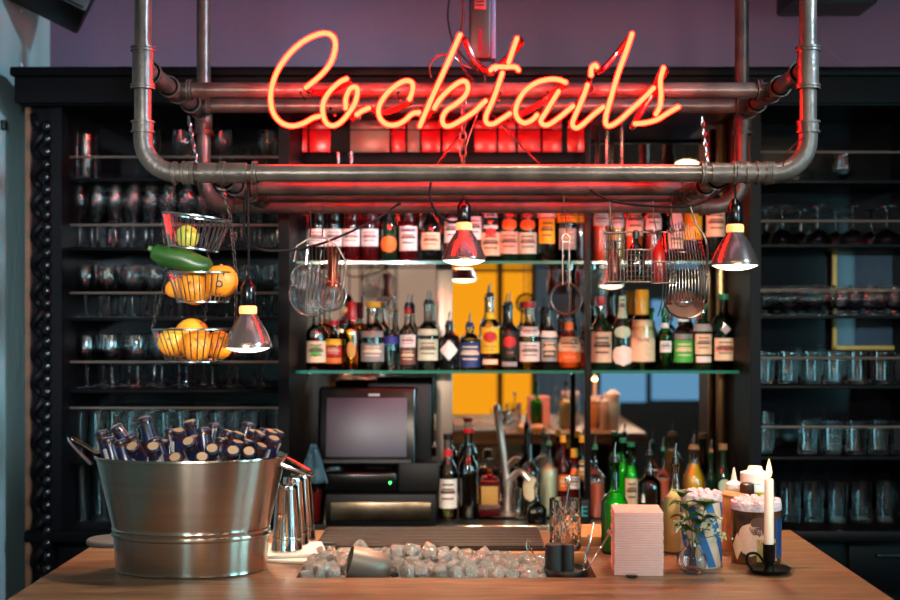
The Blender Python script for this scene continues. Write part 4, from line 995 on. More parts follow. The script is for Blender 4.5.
for a in (PI*1.02, -.15, PI*.5):
    chain_mb(hook+Vector(((-.06 if a > 2 else .05 if a < 0 else 0), 0, 0)), ringpt(c1, .087, a, -.012*math.cos(a)*-1), .015, .0042, .0010).build('chain', 'dark_wire', fb)
    chain_mb(ringpt(c1, .087, a, .012*math.cos(a)), ringpt(c2, .088, a), .015, .0042, .0010).build('chain', 'dark_wire', fb)
    chain_mb(ringpt(c2, .088, a), ringpt(c3, .108, a), .015, .0042, .0010).build('chain', 'dark_wire', fb)
def fruit(name, label, px, py, d, rx, ry, rz, mat, rot=(0, 0, 0), stemdent=True):
    mb = MB(); n, m = 28, 16; prof = []
    for i in range(m+1):
        a = PI*i/m; dent = .10*math.exp(-((PI-a)/.35)**2)+.06*math.exp(-(a/.35)**2) if stemdent else 0
        prof.append((math.sin(a)*rx if 0 < i < m else 0, -math.cos(a)*rz*(1-dent)))
    mb.lathe(prof, n, sy=ry/rx)
    t = thing(name, label, 'fruit', P(px, py, d), rot)
    mb.build('flesh', mat, t)
    MB().lathe([(0, rz*.92), (.005, rz*.93), (.004, rz*.99), (0, rz*.995)], 8).build('stem_button', 'cork', t)
    return t
fruit('lime', 'greenish lime lying in the top wire basket', 187, 237, FB, .030, .030, .032, 'lime', (1.0, .3, 0))
fruit('grapefruit', 'left orange grapefruit in the middle wire basket', 195, 288, FB-.01, .044, .044, .044, 'rind_orange', (1.2, -.4, 0))
g = fruit('grapefruit', 'right orange grapefruit with a round sticker in the middle wire basket', 221, 281, FB-.02, .043, .043, .043, 'rind_orange', (0, 0, 0))
MB().cyl((0, 0, 0), .009, .0015, 16, mat=Matrix.Translation((.004, -.0425, -.008)) @ Matrix.Rotation(PI/2, 4, 'X')).build('fruit_sticker', 'p_black', g)
MB().cyl((0, 0, 0), .005, .0015, 16, mat=Matrix.Translation((.004, -.0432, -.008)) @ Matrix.Rotation(PI/2, 4, 'X')).build('sticker_print', 'p_orange', g)
fruit('lemon', 'small yellow-green lemon at the left of the middle wire basket', 177, 288, FB+.0, .025, .025, .032, 'rind_yellow', (.2, 1.3, 0))
mb = MB()
zp = spline([P(152, 252, FB)-P(182, 261, FB), P(165, 258, FB)-P(182, 261, FB), Vector((0, 0, 0)), P(198, 267, FB)-P(182, 261, FB), P(212, 268, FB)-P(182, 261, FB)], 5)
nn = len(zp); rad_ = [.008+.021*math.sin(PI*min(1, (i+1.2)/(nn+1)))**.45 if i not in (0, nn-1) else .008 for i in range(nn)]
t = thing('zucchini', 'dark green zucchini lying across the middle wire basket', 'vegetable', P(182, 259, FB-.03))
MB().tube(zp, rad_, 18).build('flesh', 'zucchini', t)
MB().tube([zp[0]+Vector((-.008, 0, .005)), zp[0]+Vector((.004, 0, 0))], [.006, .008], 6).build('stalk', 'stem', t)
fruit('melon', 'large yellow melon on top in the bottom wire basket', 192, 336, FB+.01, .046, .046, .046, 'rind_yellow', (.3, .7, 0))
fruit('orange', 'left orange in the bottom wire basket', 172, 342, FB-.03, .036, .036, .036, 'rind_yellow', (1.3, 0, 0))
fruit('orange', 'middle large orange at the front of the bottom wire basket', 197, 346, FB-.045, .040, .040, .038, 'rind_orange', (1.0, .3, 0))
fruit('orange', 'right orange in the bottom wire basket beside the bulb', 219, 345, FB-.01, .037, .037, .036, 'rind_orange', (.9, .5, 0))
fruit('orange', 'rear orange half hidden in the bottom wire basket', 180, 344, FB+.05, .036, .036, .036, 'rind_orange', (.4, .5, 0))

# ---------------------------------------------------------------- hanging bar tools
HD = 3.35
def hook_wire(px, y0, y1, d): 
    return [P(px, y0, d), P(px+.5, (y0+y1)/2, d), P(px+3, y1, d)]
# left: wire cage with strainers
o0 = P(319, 280, HD)
t = thing('wire_tool_basket', 'round-ended wire basket of cocktail strainers hanging at the left', 'wire basket', o0)
mb = MB()
outl = [(294, 262), (297, 246), (310, 238), (325, 238), (338, 247), (346, 262), (344, 285), (338, 300)]
mb.tube([P(x, y, HD-.03)-o0 for x, y in outl], .0025, 6)
mb.tube([P(x, y, HD+.05)-o0 for x, y in outl], .0025, 6)
for k in range(13):
    x = 296+k*4
    mb.tube(spline([P(x, 244 if 2 < k < 10 else 252, HD-.03)-o0, P(x, 275, HD-.035)-o0, P(292+k*4, 300, HD-.03)-o0], 4), .0012, 5)
    mb.tube([P(x, 244 if 2 < k < 10 else 252, HD+.05)-o0, P(x, 300, HD+.05)-o0], .0012, 5)
for x, y in ((296, 255), (343, 255), (293, 285), (341, 290)): mb.tube([P(x, y, HD-.03)-o0, P(x, y, HD+.05)-o0], .002, 5)
mb.build('wire_cage', 'dark_wire', t)
MB().tube([P(310, 205, HD)-o0, P(311, 225, HD)-o0, P(310, 238, HD-.02)-o0], .0018, 5).build('hook', 'dark_wire', t)
MB().tube([P(322, 205, HD)-o0, P(323, 225, HD)-o0, P(322, 238, HD-.02)-o0], .0018, 5).build('hook', 'dark_wire', t)
def strainer(c, R, label, mat='wire', ax=(0, -1, .25), handle=None, coil=True, rim=.003):
    c = Vector(c); t = thing('cocktail_strainer', label, 'strainer', c)
    q_ = Vector(ax).normalized().to_track_quat('Z', 'Y').to_matrix().to_4x4()
    MB().ring((0, 0, 0), R, rim, 32, 8, q_).build('rim', mat, t)
    mesh_ = MB()
    for k in range(-9, 10):
        x = k*R/10; y = math.sqrt(R*R-x*x)
        arc1 = [(x, y*math.sin(u), -.35*R*(math.cos(u))*(1-(x/R)**2)**.5) for u in [(-PI/2)+PI*i/8 for i in range(9)]]
        mesh_.tube(arc1, .0007, 4, mat=q_, caps=False); mesh_.tube([(b_, a_, c_) for a_, b_, c_ in arc1], .0007, 4, mat=q_, caps=False)
    mesh_.build('mesh_bowl', 'dark_wire' if mat != 'wire' else 'wire', t)
    if handle: MB().tube([Vector(p)-c for p in handle], .0022, 6).build('handle', mat, t)
    return t
strainer(P(312, 294, HD-.01), .060, 'large round fine-mesh strainer in the left wire basket', handle=[P(318, 273, HD), P(322, 250, HD+.01)])
strainer(P(304, 277, HD-.02), .034, 'small round strainer at the upper left of the left wire basket', handle=[P(306, 265, HD), P(308, 245, HD)])
strainer(P(331, 296, HD-.015), .040, 'small round strainer at the right of the left wire basket')
o0 = P(333, 268, HD+.01)
t = thing('jigger', 'red-brown metal jigger standing in the left wire basket', 'jigger', o0)
MB().lathe([(.018, -.05), (.020, -.05), (.012, 0), (.022, .055), (.0205, .055), (.010, 0)], 20).build('cup', pbr('copper', (150, 70, 50), .25, metal=1), t)
# centre strainer with long handle
o0 = P(566, 299, 3.45)
t = strainer(o0, 15.5*3.45/F, 'black fine strainer hanging by its long handle in front of the orange liqueur', 'dark_wire', (0, -1, .1), rim=.0045)
mb = MB()
for dx in (-.009, .009):
    mb.tube([P(566, 285, 3.45)-o0+Vector((dx, 0, 0)), P(566, 240, 3.45)-o0+Vector((dx, 0, 0))], .0022, 6)
mb.ring(P(566, 238, 3.45)-o0, .011, .0022, 16, 6, axis='y')
mb.build('handle', 'chrome', t)
MB().tube(spline([P(567, 236, 3.45)-o0, P(566, 222, 3.45)-o0, P(564, 202, 3.46)-o0, P(564, 196, 3.46)-o0], 4), .0016, 5).build('hook', 'dark_wire', t)
# right tool racks
def cage(label, px0, px1, y0, y1, d, dep=.06, nx=7, ny=5, mat='dark_wire', grid=True, name='wire_tool_basket'):
    o0 = P((px0+px1)/2, y1, d); t = thing(name, label, 'wire basket', o0)
    xa, xb = X(px0, d)-o0.x, X(px1, d)-o0.x; h = Z(y0, d)-Z(y1, d); mb = MB()
    for yy in (-dep/2, dep/2):
        for z in (0, h): mb.tube([(xa, yy, z), (xb, yy, z)], .0022, 6)
        for i in range(nx+1):
            x = xa+(xb-xa)*i/nx; mb.tube([(x, yy, 0), (x, yy, h)], .0012, 5)
        if grid:
            for j in range(1, ny): mb.tube([(xa, yy, h*j/ny), (xb, yy, h*j/ny)], .0012, 5)
    for x in (xa, xb):
        for z in (0, h*.5, h): mb.tube([(x, -dep/2, z), (x, dep/2, z)], .0016, 5)
    for i in range(nx+1):
        x = xa+(xb-xa)*i/nx; mb.tube([(x, -dep/2, 0), (x, dep/2, 0)], .0012, 5)
    mb.build('wire_cage', mat, t); return t, o0, h
def bag(label, px, y0, y1, w, d, mat, neckmat='dark_wire'):
    c = P(px, y1, d); h = Z(y0, d)-Z(y1, d); t = thing('bitters_flask', label, 'flask', c)
    r = w/2*d/F
    MB().lathe([(0, 0), (r*.9, 0), (r, .006), (r, h*.55), (r*.75, h*.68), (r*.35, h*.78), (r*.33, h*.9), (0, h*.9)], 18).build('flask_body', mat, t)
    MB().lathe([(r*.42, h*.86), (r*.45, h), (r*.2, h+.006), (0, h+.006)], 14).build('stopper', 'cap_black', t)
rail0 = P(635, 232, HD)
t = thing('hook_rail', 'thin wire rail hanging on two long hooks under the pipes', 'hook rail', rail0)
MB().tube([P(603, 232, HD)-rail0, P(676, 232, HD)-rail0], .002, 6).build('rail', 'dark_wire', t)
for px, y in ((610, 205), (653, 205), (671, 207)):
    MB().tube(spline([P(px, y-4, HD)-rail0, P(px+1, y+14, HD)-rail0, P(px+3, 230, HD)-rail0, P(px+1, 234, HD-.01)-rail0, P(px-3, 230, HD-.01)-rail0], 5), .0018, 5).build('hook', 'dark_wire', t)
cage('small wire basket holding a red-brown flask, leftmost on the hook rail', 605, 623, 233, 282, HD, .05, 5, 6)
bag('dark mesh-wrapped flask in the leftmost small wire basket', 614, 243, 281, 12, HD, pbr('tarnished_brown', (90, 44, 40), .3, metal=.5))
cage('middle wire grid basket on the hook rail', 626, 650, 250, 282, HD-.02, .05, 6, 6)
bag('squat glass flask with a dark stopper in the middle wire grid basket', 636, 232, 280, 17, HD-.02, 'gb_dark')
cage('right wire grid basket with a red bottle, beside the tall wire rack', 653, 673, 262, 283, HD-.01, .05, 5, 4)
bag('red flask with a black top in the right wire grid basket', 659, 232, 282, 13, HD-.01, 'l_red')
# tall wire rack
o0 = P(682, 318, HD+.03)
t = thing('wire_scoop_rack', 'tall curved wire rack holding a wide strainer, right of the hook rail', 'wire rack', o0)
mb = MB()
for k in range(15):
    u = k/14; xt = 662+u*38; xb_ = 660+u*46
    mb.tube(spline([P(xt, 236-14*math.sin(PI*u), HD+.03)-o0, P(xt+2+5*u, 270, HD-.02)-o0, P(xb_+2, 300, HD-.02)-o0, P(xb_-2, 316, HD+.02)-o0], 5), .0014, 5)
for yy, a, b_ in ((250, 662, 705), (300, 660, 707)):
    mb.tube(spline([P(a, yy, HD+.03)-o0, P((a+b_)/2, yy+2, HD-.03)-o0, P(b_, yy, HD+.03)-o0], 6), .0022, 6)
hk = MB(); hk.tube(spline([P(690, 206, HD)-o0, P(697, 225, HD)-o0, P(707, 245, HD)-o0, P(706, 290, HD)-o0, P(700, 315, HD)-o0], 5), .003, 6)
mb.build('wire_cage', 'wire', t); hk.build('long_handle', 'dark_wire', t)
o = strainer(P(684, 304, HD-.02), .050, 'wide brown strainer lying in the tall wire rack', 'dark_wire', (0, -.75, .65))
MB().lathe([(0, -.012), (.03, -.010), (.046, -.002), (.048, 0), (0, 0)], 28, mat=Vector((0, -.75, .65)).to_track_quat('Z', 'Y').to_matrix().to_4x4()).build('pan', pbr('brown_tinned_pan', (60, 42, 36), .5, metal=.6), o)

# ---------------------------------------------------------------- counter objects
# napkin stack
nd = 2.74
t = thing('napkin_stack', 'tall stack of pale pink paper napkins on the counter', 'napkins', (X(637.5, nd), 2.755, CT), (0, 0, math.radians(-3)))
hst = .138
mb = MB(); nn = 26
for k in range(nn):
    z = hst*k/nn; j = lambda: random.uniform(-.0006, .0006)
    mb.rbox(j()*2, j(), z+hst/nn/2, .106+j(), .106+j(), hst/nn*1.0, .0011, 1)
mb.build('napkins', 'napkin', t)
# striped tin
def tin(name, label, px, yb, wpx, ytop, mat, d):
    c = Vector((X(px, d), d, CT)); r = wpx/2*d/F; h = Z(ytop, d)-CT
    t = thing(name, label, 'tin', c)
    MB().lathe([(0, 0), (r*.97, 0), (r, .003), (r, h), (r*1.01, h+.001), (r*.97, h), (r*.96, h-.01), (0, h-.01)], 40).build('tin_wall', mat, t)
    return t, r, h
d_ = 2.82
t, r, h = tin('striped_tin', 'round cream tin with diagonal blue stripes and a white frosted top', 701, 565, 41, 499, 'tin_white', d_)
mb = MB()
for k in range(5):
    a0_ = -PI/2-1.9+k*.92; vs, fs = [], []; n_ = 16
    for i in range(n_+1):
        u = i/n_
        for w_ in (0, .105, .21, .315, .42):
            a = a0_+w_+u*1.15; vs.append(((r+.0008)*math.cos(a), (r+.0008)*math.sin(a), (.97-u*.95)*h))
    for i in range(n_):
        for w_ in range(4): b_ = 5*i+w_; fs.append((b_, b_+1, b_+6, b_+5))
    mb.add(vs, fs)
mb.build('blue_stripes', 'blue_band', t)
def froth(r, h, t, mat='foam', name='frosted_top'):
    mb = MB(); 
    mb.lathe([(0, h-.006), (r*1.0, h-.006), (r*1.03, h), (r*1.0, h+.012), (r*.8, h+.016), (0, h+.018)], 36)
    rr = random.Random(3)
    for k in range(46):
        a = rr.uniform(0, 2*PI); q_ = math.sqrt(rr.random())*r*.92
        mb.ball((q_*math.cos(a), q_*math.sin(a), h+.014), .005+rr.random()*.003, n=7, m=5)
    mb.build(name, mat, t)
froth(r, h, t)
d_ = 2.86
t, r, h = tin('sticker_tin', 'wide tin covered in brown and gold stickers with a white frosted top behind the candle', 756, 560, 49, 506, pbr('amber_printed_tin', (126, 84, 50), .25, metal=.3, noise=.7, nscale=18, c2=(54, 40, 34)), d_)
froth(r, h, t)
for a, z0, z1, half, m, shp in ((-.45, .02, .095, .55, 'p_pink', 'oval'), (.25, .01, .06, .45, 'p_gold', 'rect'), (.9, .015, .105, .28, 'p_blue', 'rect'), (-.1, .065, .11, .4, 'p_brown', 'oval'), (-1.05, .01, .07, .3, 'p_cream', 'diamond'), (1.3, .02, .1, .12, 'p_teal', 'rect')):
    o = patch(r, z0, z1, half, shp).build('sticker', m, t); o.rotation_euler.z = a
text('NACHO', .016, 'p_black', t, (-.021, -r-.0018, .055), (PI/2, .25, -.1)) if False else None
# items behind
t = thing('wooden_menu_box', 'small light wooden box between the striped tin and the sticker tin', 'box', (X(731, 2.99), 3.0, CT), (0, 0, .5))
MB().rbox(0, 0, .065, .05, .08, .13, .003).build('box_body', 'wood_light', t)
MB().rbox(0, 0, .133, .052, .082, .006, .002).build('box_lid', 'wood_light', t)
t = thing('squeeze_bottle', 'large white squeeze bottle with a ridged cap behind the sticker tin', 'bottle', (X(755, 3.08), 3.08, CT))
MB().lathe([(0, 0), (.032, 0), (.034, .004), (.034, .145), (.030, .162), (0, .166)], 28).build('bottle_body', pbr('translucent_white_plastic', (206, 214, 214), .35, sss=.2), t)
MB().lathe([(.034, .150), (.0355, .151), (.0355, .175), (.02, .180), (.016, .19), (0, .191)], 28).build('screw_cap', 'cap_white', t)
t = thing('nozzle_bottle', 'small cream squeeze bottle with a pointed nozzle behind the tins', 'bottle', (X(734, 3.12), 3.12, CT))
MB().lathe([(0, 0), (.02, 0), (.022, .003), (.022, .12), (.018, .135), (0, .136)], 24).build('bottle_body', 'tin_white', t)
MB().lathe([(.02, .13), (.02, .142), (.008, .15), (.002, .182), (0, .182)], 20).build('nozzle', 'cap_white', t)
t = thing('dropper_bottle', 'small brown bottle with a black screw cap behind the sticker tin', 'bottle', (X(747, 3.02), 3.02, CT))
MB().lathe([(0, 0), (.018, 0), (.02, .003), (.02, .11), (.012, .128), (0, .13)], 24).build('bottle_body', 'gb_brown', t)
MB().lathe([(.0, .125), (.017, .125), (.018, .128), (.017, .155), (.012, .158), (0, .158)], 20).build('screw_cap', pbr('dark_brown_cap', (48, 28, 20), .3), t)
t = thing('dropper_bottle', 'small bottle with a yellow-green top between the brown bottle and the candle', 'bottle', (X(760, 2.98), 2.985, CT))
MB().lathe([(0, 0), (.014, 0), (.016, .003), (.016, .11), (0, .12)], 20).build('bottle_body', 'gb_brown', t)
MB().cyl((0, 0, .118), .011, .022, 16).build('screw_cap', 'lime', t)
# candle
cd = 2.735
t = thing('candle_holder', 'black iron chamber candlestick with a saucer and ring handle', 'candle holder', (X(769, cd), cd, CT))
MB().lathe([(0, .001), (.03, 0), (.040, .004), (.047, .010), (.048, .012), (.046, .012), (.038, .007), (.02, .004), (0, .004)], 40).build('saucer', 'black_iron', t)
MB().lathe([(.012, .004), (.009, .012), (.010, .02), (.0135, .028), (.0135, .060), (.0155, .064), (.013, .064), (.0115, .034), (0, .03)], 24).build('candle_socket', 'black_iron', t)
mb = MB(); mb.tube(spline([(-.012, -.012, .022), (-.03, -.02, .045), (-.05, -.022, .045), (-.053, -.02, .028), (-.04, -.018, .010)], 5), .003, 8); mb.build('ring_handle', 'black_iron', t)
t = thing('candle', 'lit white taper candle burning in the black candlestick', 'candle', (X(769, cd), cd, CT+.034))
ch = Z(479, cd)-CT-.034
MB().lathe([(0, 0), (.0105, 0), (.0100, ch-.004), (.0085, ch), (.004, ch-.002), (0, ch-.002)], 24).build('wax_stick', 'wax', t)
MB().tube([(0, 0, ch-.003), (.001, 0, ch+.007)], .0009, 5).build('wick', 'cap_black', t)
MB().lathe([(0, ch+.002), (.005, ch+.007), (.0066, ch+.014), (.005, ch+.026), (.002, ch+.038), (0, ch+.045)], 14).build('flame', 'flame', t)
# vase with mint
vd = 2.74
t = thing('bud_vase', 'small round glass vase of water holding a mint sprig', 'vase', (X(692, vd), vd, CT))
MB().lathe([(0, .002), (.018, 0), (.028, .008), (.034, .024), (.032, .040), (.020, .052), (.012, .058), (.011, .066), (.015, .072), (.0138, .072), (.0098, .066), (.0108, .058), (.019, .051), (.0305, .040), (.0325, .024), (.027, .010), (0, .006)], 32).build('glass_bowl', 'glass_real', t)
t = thing('mint_sprig', 'green mint sprig with small pale blossoms standing in the bud vase', 'plant', (X(692, vd), vd, CT+.045))
rr = random.Random(11)
def leafm(mb, c, L, yaw, pit):
    m = Matrix.Translation(c) @ Matrix.Rotation(yaw, 4, 'Z') @ Matrix.Rotation(-pit, 4, 'Y')
    vs, fs = [], []
    n_ = 8
    for i in range(n_+1):
        u = i/n_; w_ = L*.42*math.sin(PI*u)**.7*(1-.25*u)*(1+.12*(i % 2)); z = .12*L*math.sin(PI*u)-.1*L*u*u
        for k_ in (-1, -.5, 0, .5, 1): vs.append((u*L, w_*k_, z+abs(k_)*w_*.35))
    for i in range(n_):
        for k_ in range(4): a = i*5+k_; fs.append((a, a+1, a+6, a+5))
    mb.add(vs, fs, m)
stems = [[(0, 0, -.03), (.0, 0, .04), (-.012, 0, .085), (-.022, .0, .118)], [(0, 0, -.03), (.008, 0, .03), (.022, .0, .07), (.028, -.0, .098)], [(0, 0, -.03), (.012, -.004, .02), (.045, -.005, .035), (.075, 0, .035)], [(0, 0, -.03), (-.008, 0, .03), (-.022, 0, .05), (-.03, 0, .06)], [(0, 0, -.03), (.01, 0, .03), (.03, -.01, .055), (.055, 0, .065)]]
for si, s in enumerate(stems):
    sp = spline([Vector(q_) for q_ in s], 6)
    MB().tube(sp, .0012, 5).build('stalk', 'stem', t)
    mb = MB()
    if si < 2:
        for k in range(7, len(sp), 3):
            for sgn in (0, PI):
                leafm(mb, sp[k], rr.uniform(.034, .046), sgn+rr.uniform(-.7, .7), rr.uniform(-.2, .6))
        for k in range(4): leafm(mb, sp[-1], .03, k*PI/2+rr.uniform(-.5, .5), .6)
    else:
        for k in range(5, len(sp), 4): leafm(mb, sp[k], .014, rr.uniform(0, 6), .3)
    mb.build('leaves', 'leaf', t)
    if si >= 2:
        fl = MB()
        for k in range(26):
            b_ = sp[-1-rr.randrange(0, 7)]
            fl.ball((b_.x+rr.uniform(-.012, .012), b_.y+rr.uniform(-.012, .012), b_.z+rr.uniform(-.012, .014)), .0024, n=6, m=4)
        tag(fl.build('blossoms', 'petal', t), 'pale tiny blossoms')
# candle-ish glass drop in front of napkins
tag(MB().lathe([(0, 0), (.012, 0), (.014, .002), (.012, .005), (0, .006)], 20).build('glass_coaster', 'glass_real', None, (X(631, 2.70), 2.69, CT)), 'tiny round clear glass piece lying in front of the pink napkins', 'glass piece')
# mixing glass
md_ = 2.985
t = thing('mixing_glass', 'cut crystal mixing glass with a spoon behind the ice well', 'mixing glass', (X(566, md_), md_+.02, CT))
rm = .0385; hm = Z(500, md_)-CT
mb = MB(); n_ = 36; vs, fs = [], []; zs_ = [.0, .004]+[.008+k*(hm-.035)/14 for k in range(15)]+[hm-.02, hm-.004, hm]
for j, z in enumerate(zs_):
    for i in range(n_):
        a = 2*PI*i/n_; cut = 0
        if 2 <= j <= 15:
            cut = .0050*(abs(((i+j) % 6)-3)/3-.5)+.0050*(abs(((i-j) % 6)-3)/3-.5)
        r_ = (rm*(.9 if j == 0 else .96 if j == 1 else 1))-max(0, cut)
        vs.append((r_*math.cos(a), r_*math.sin(a), z))
for j in range(len(zs_)-1):
    for i in range(n_): a = j*n_+i; b_ = j*n_+(i+1) % n_; fs.append((a, b_, b_+n_, a+n_))
o_ = len(vs)
for z, r_ in ((hm, rm-.003), (.014, rm-.005)):
    for i in range(n_): a = 2*PI*i/n_; vs.append((r_*math.cos(a), r_*math.sin(a), z))
for i in range(n_):
    j = (i+1) % n_; tt = (len(zs_)-1)*n_
    fs.append((tt+i, tt+j, o_+j, o_+i)); fs.append((o_+i, o_+j, o_+n_+j, o_+n_+i))
fs.append(tuple(o_+n_+i for i in range(n_))); fs.append(tuple(range(n_))[::-1])
mb.add(vs, fs); mb.build('crystal_wall', 'glass_real', t, sharp=12)
t2 = thing('bar_spoon', 'steel bar spoon leaning in the crystal mixing glass', 'spoon', (X(566, md_), md_+.02, CT+.02))
MB().tube(spline([(-.01, 0, 0), (.0, 0, .08), (.008, 0, .13), (.006, -.006, .142)], 6), .0025, 8).build('spoon_shaft', 'chrome', t2)
MB().ball((.006, -.006, .146), .008, .004, .012, 12, 8).build('spoon_end', 'chrome', t2)
# dish with black muddlers, tongs
dd = 2.735
t = thing('tool_dish', 'small round metal dish at the right end of the ice well', 'dish', (X(566, dd), dd, CT-.004))
MB().lathe([(0, 0), (.046, 0), (.048, .003), (.049, .016), (.0475, .016), (.0465, .005), (0, .003)], 36).build('dish_wall', 'steel_dark', t)
for px, rr_, lab in ((553.5, .0195, 'fat black cylinder standing left in the metal dish'), (567.5, .0145, 'slimmer black cylinder standing right in the metal dish')):
    tag(MB().lathe([(0, 0), (rr_, 0), (rr_, .002), (rr_*.97, .058), (rr_*.9, .064), (0, .066)], 24).build('black_muddler', 'rubber', None, (X(px, dd), dd-.006, CT+.0)), lab, 'muddler')
def stick(name, label, pts, r=.0016, mat='chrome', tip=None):
    O_ = Vector(pts[0]); t = thing(name, label, 'bar tool', O_)
    MB().tube(spline([Vector(p)-O_ for p in pts], 5), r, 6).build('shaft', mat, t)
    if tip: tip(Vector(pts[-1])-O_, t)
stick('cocktail_tongs', 'thin steel tongs leaning left out of the metal dish', [P(546, 574, dd), P(536, 560, dd), P(528, 541, dd+.01)], tip=lambda p, t: MB().ring(p+Vector((0, 0, -.008)), .004, .0012, 14, 5, axis='y', ry=.012).build('looped_end', 'chrome', t))
stick('bar_spoon', 'steel bar tool with a small cross end leaning behind the dish', [P(582, 574, dd+.02), P(588, 552, dd+.02), P(594, 522, dd+.04)], tip=lambda p, t: MB().tube([p+Vector((-.007, 0, .001)), p+Vector((.007, 0, -.001))], .0018, 6).build('cross_end', 'chrome', t))
stick('bar_spoon', 'thin bar spoon leaning right out of the metal dish', [P(585, 574, dd+.02), P(598, 552, dd+.02), P(610, 532, dd+.04)], tip=lambda p, t: MB().ball(p, .007, .003, .005, 10, 6).build('spoon_bowl', 'chrome', t))
stick('swizzle_stick', 'twisted steel swizzle stick standing behind the dish', [P(584, 572, dd+.02), P(586, 556, dd+.02), P(590, 540, dd+.03), P(588, 535, dd+.03)], .0022)
# shakers on white napkins
sd = 2.93
for k, (px, py, rot, lab) in enumerate(((296, 549, .2, 'upper folded white napkin under the shakers'), (290, 553, -.15, 'lower folded white napkin under the shakers'))):
    o = MB().rbox(0, 0, .004, .14, .15, .008, .003).build('white_napkin', 'napkin_white', None, (X(px, 2.95), 2.93-.02*k, CT+(.009 if k == 0 else 0)), (0, 0, rot)); tag(o, lab, 'napkin')
def shaker(px, d, ztop, label, r=.032):
    h = Z(ztop, d)-CT-.018; t = thing('cocktail_shaker', label, 'shaker', (X(px, d), d, CT+.018), group='steel shakers')
    MB().lathe([(0, 0), (r*1.22, 0), (r*1.24, .003), (r*1.2, .006), (r*1.15, .03), (r*.84, h-.012), (r*.86, h-.008), (r*.78, h-.001), (0, h)], 32).build('shaker_body', 'chrome', t)
    MB().lathe([(r*1.16, .028), (r*1.18, .030), (r*1.14, .034)], 32).build('shaker_band', 'chrome', t)
shaker(287, 2.90, 484, 'front steel shaker tin beside the tub', .030)
shaker(293.5, 2.97, 476, 'second steel shaker tin behind the front one', .030)
shaker(300.5, 3.04, 473, 'rearmost steel shaker tin beside the tub', .030)
for k, (y, ll) in enumerate(((547, 'lower'), (541, 'upper'))):
    o0 = P(319, y, 3.0-.04+.05*k); o0.z = CT+.012
    tag(MB().rbox(0, 0, .002, .075, .010, .004, .001).build('bar_knife', 'steel_dark', None, o0), ll+' steel blade sticking out from the white napkins over the drain board', 'bar tool')
# round grey lid
t = tag(MB().lathe([(0, 0), (.060, 0), (.062, .003), (.062, .010), (.059, .013), (.05, .012), (0, .012)], 40).build('round_tray', pbr('grey_tray', (92, 88, 86), .5, metal=.3), None, (X(117, 3.12), 3.08, CT)), 'round dark grey tray on the counter behind the steel tub', 'tray')
# box with the letter E
t = thing('printed_box', 'small dark box lettered E in pale teal behind the mixing glass', 'box', (X(583, 4.2), 4.25, BC))
MB().rbox(0, 0, .04, .05, .05, .08, .003).build('box_body', 'black_matte', t)
text('E', .05, 'p_teal', t, (.006, -.0265, .04))
t = thing('cutting_board', 'wooden cutting board under the mixing glass', 'board', (X(595, 3.12), 3.13, CT))
MB().rbox(0.0, 0, .012, .13, .18, .024, .004).build('board', 'wood_light', t)
# ---------------------------------------------------------------- lights
def light(kind, name, loc, energy, colr, rot=(0, 0, 0), **k):
    l = bpy.data.lights.new(name, kind); l.energy = energy; l.color = colr
    for a, v in k.items(): setattr(l, a, v)
    o = bpy.data.objects.new(name, l); col.objects.link(o); o.location = loc; o.rotation_euler = rot
    return o
def aim(o, tgt):
    o.rotation_euler = (Vector(tgt)-o.location).to_track_quat('-Z', 'Y').to_euler()
for t, c, pts in lamps:
    light('SPOT', 'bulb_light', c+Vector((0, 0, -.012)), 26, (1, .70, .40), spot_size=math.radians(120), spot_blend=.6, shadow_soft_size=.04)
s1 = light('SPOT', 'ceiling_spot', (.35, 3.0, 3.9), 260, (1, .76, .50), spot_size=math.radians(34), spot_blend=.5, shadow_soft_size=.03); aim(s1, (-.50, 2.75, CT))
s2 = light('SPOT', 'ceiling_spot', (.75, 2.75, 3.9), 170, (1, .78, .56), spot_size=math.radians(36), spot_blend=.5, shadow_soft_size=.03); aim(s2, (.35, 2.8, CT))
s3 = light('SPOT', 'back_bar_fill', (-.75, .9, 2.02), 150, (1, .82, .62), spot_size=math.radians(42), spot_blend=.7, shadow_soft_size=.05); aim(s3, (-.10, 4.4, 1.62))  # fill added in mid-air for the left shelf bottles, no fixture
s4 = light('SPOT', 'back_bar_fill', (.95, .9, 2.02), 160, (1, .84, .66), spot_size=math.radians(42), spot_blend=.7, shadow_soft_size=.05); aim(s4, (.50, 4.4, 1.62))  # matching added fill for the right shelf bottles, no fixture
s5 = light('SPOT', 'rack_glint_fill', (-.4, .9, 2.02), 120, (.75, .90, 1), spot_size=math.radians(40), spot_blend=.7, shadow_soft_size=.05); aim(s5, (-1.0, 4.4, 1.5))  # cool light added for glints on the left rack glasses
a3 = light('AREA', 'violet_wash', (.4, 2.0, 3.9), 22, (.85, .45, .75), shape='RECTANGLE', size=2.2, size_y=.5); a3.data.energy = 4; aim(a3, (0, 4.6, 2.8))
a4 = light('AREA', 'cornice_strip_light', (.35, 4.3, Z(70, 4.1)+.03), 5, (1, .84, .88), shape='RECTANGLE', size=3.4, size_y=.03); aim(a4, (.35, 4.6, 2.75))  # strip added to lighten the wall above the cornice, no fixture there
a1 = light('SPOT', 'side_fill', (2.6, 1.6, 3.2), 1000, (.55, .78, 1.0), spot_size=math.radians(40), spot_blend=.8, shadow_soft_size=.15); aim(a1, (-1.52, 4.2, 1.9))  # cool light added to brighten the left wall, no fixture
light('POINT', 'candle_light', (X(769, cd), cd, Z(471, cd)), .35, (1, .6, .25), shadow_soft_size=.01)
s7 = light('SPOT', 'rack_glint_fill', (1.1, .9, 2.02), 150, (.55, .88, 1), spot_size=math.radians(34), spot_blend=.7, shadow_soft_size=.05); aim(s7, (1.5, 4.4, 1.55))  # cool light added for glints on the right rack glasses
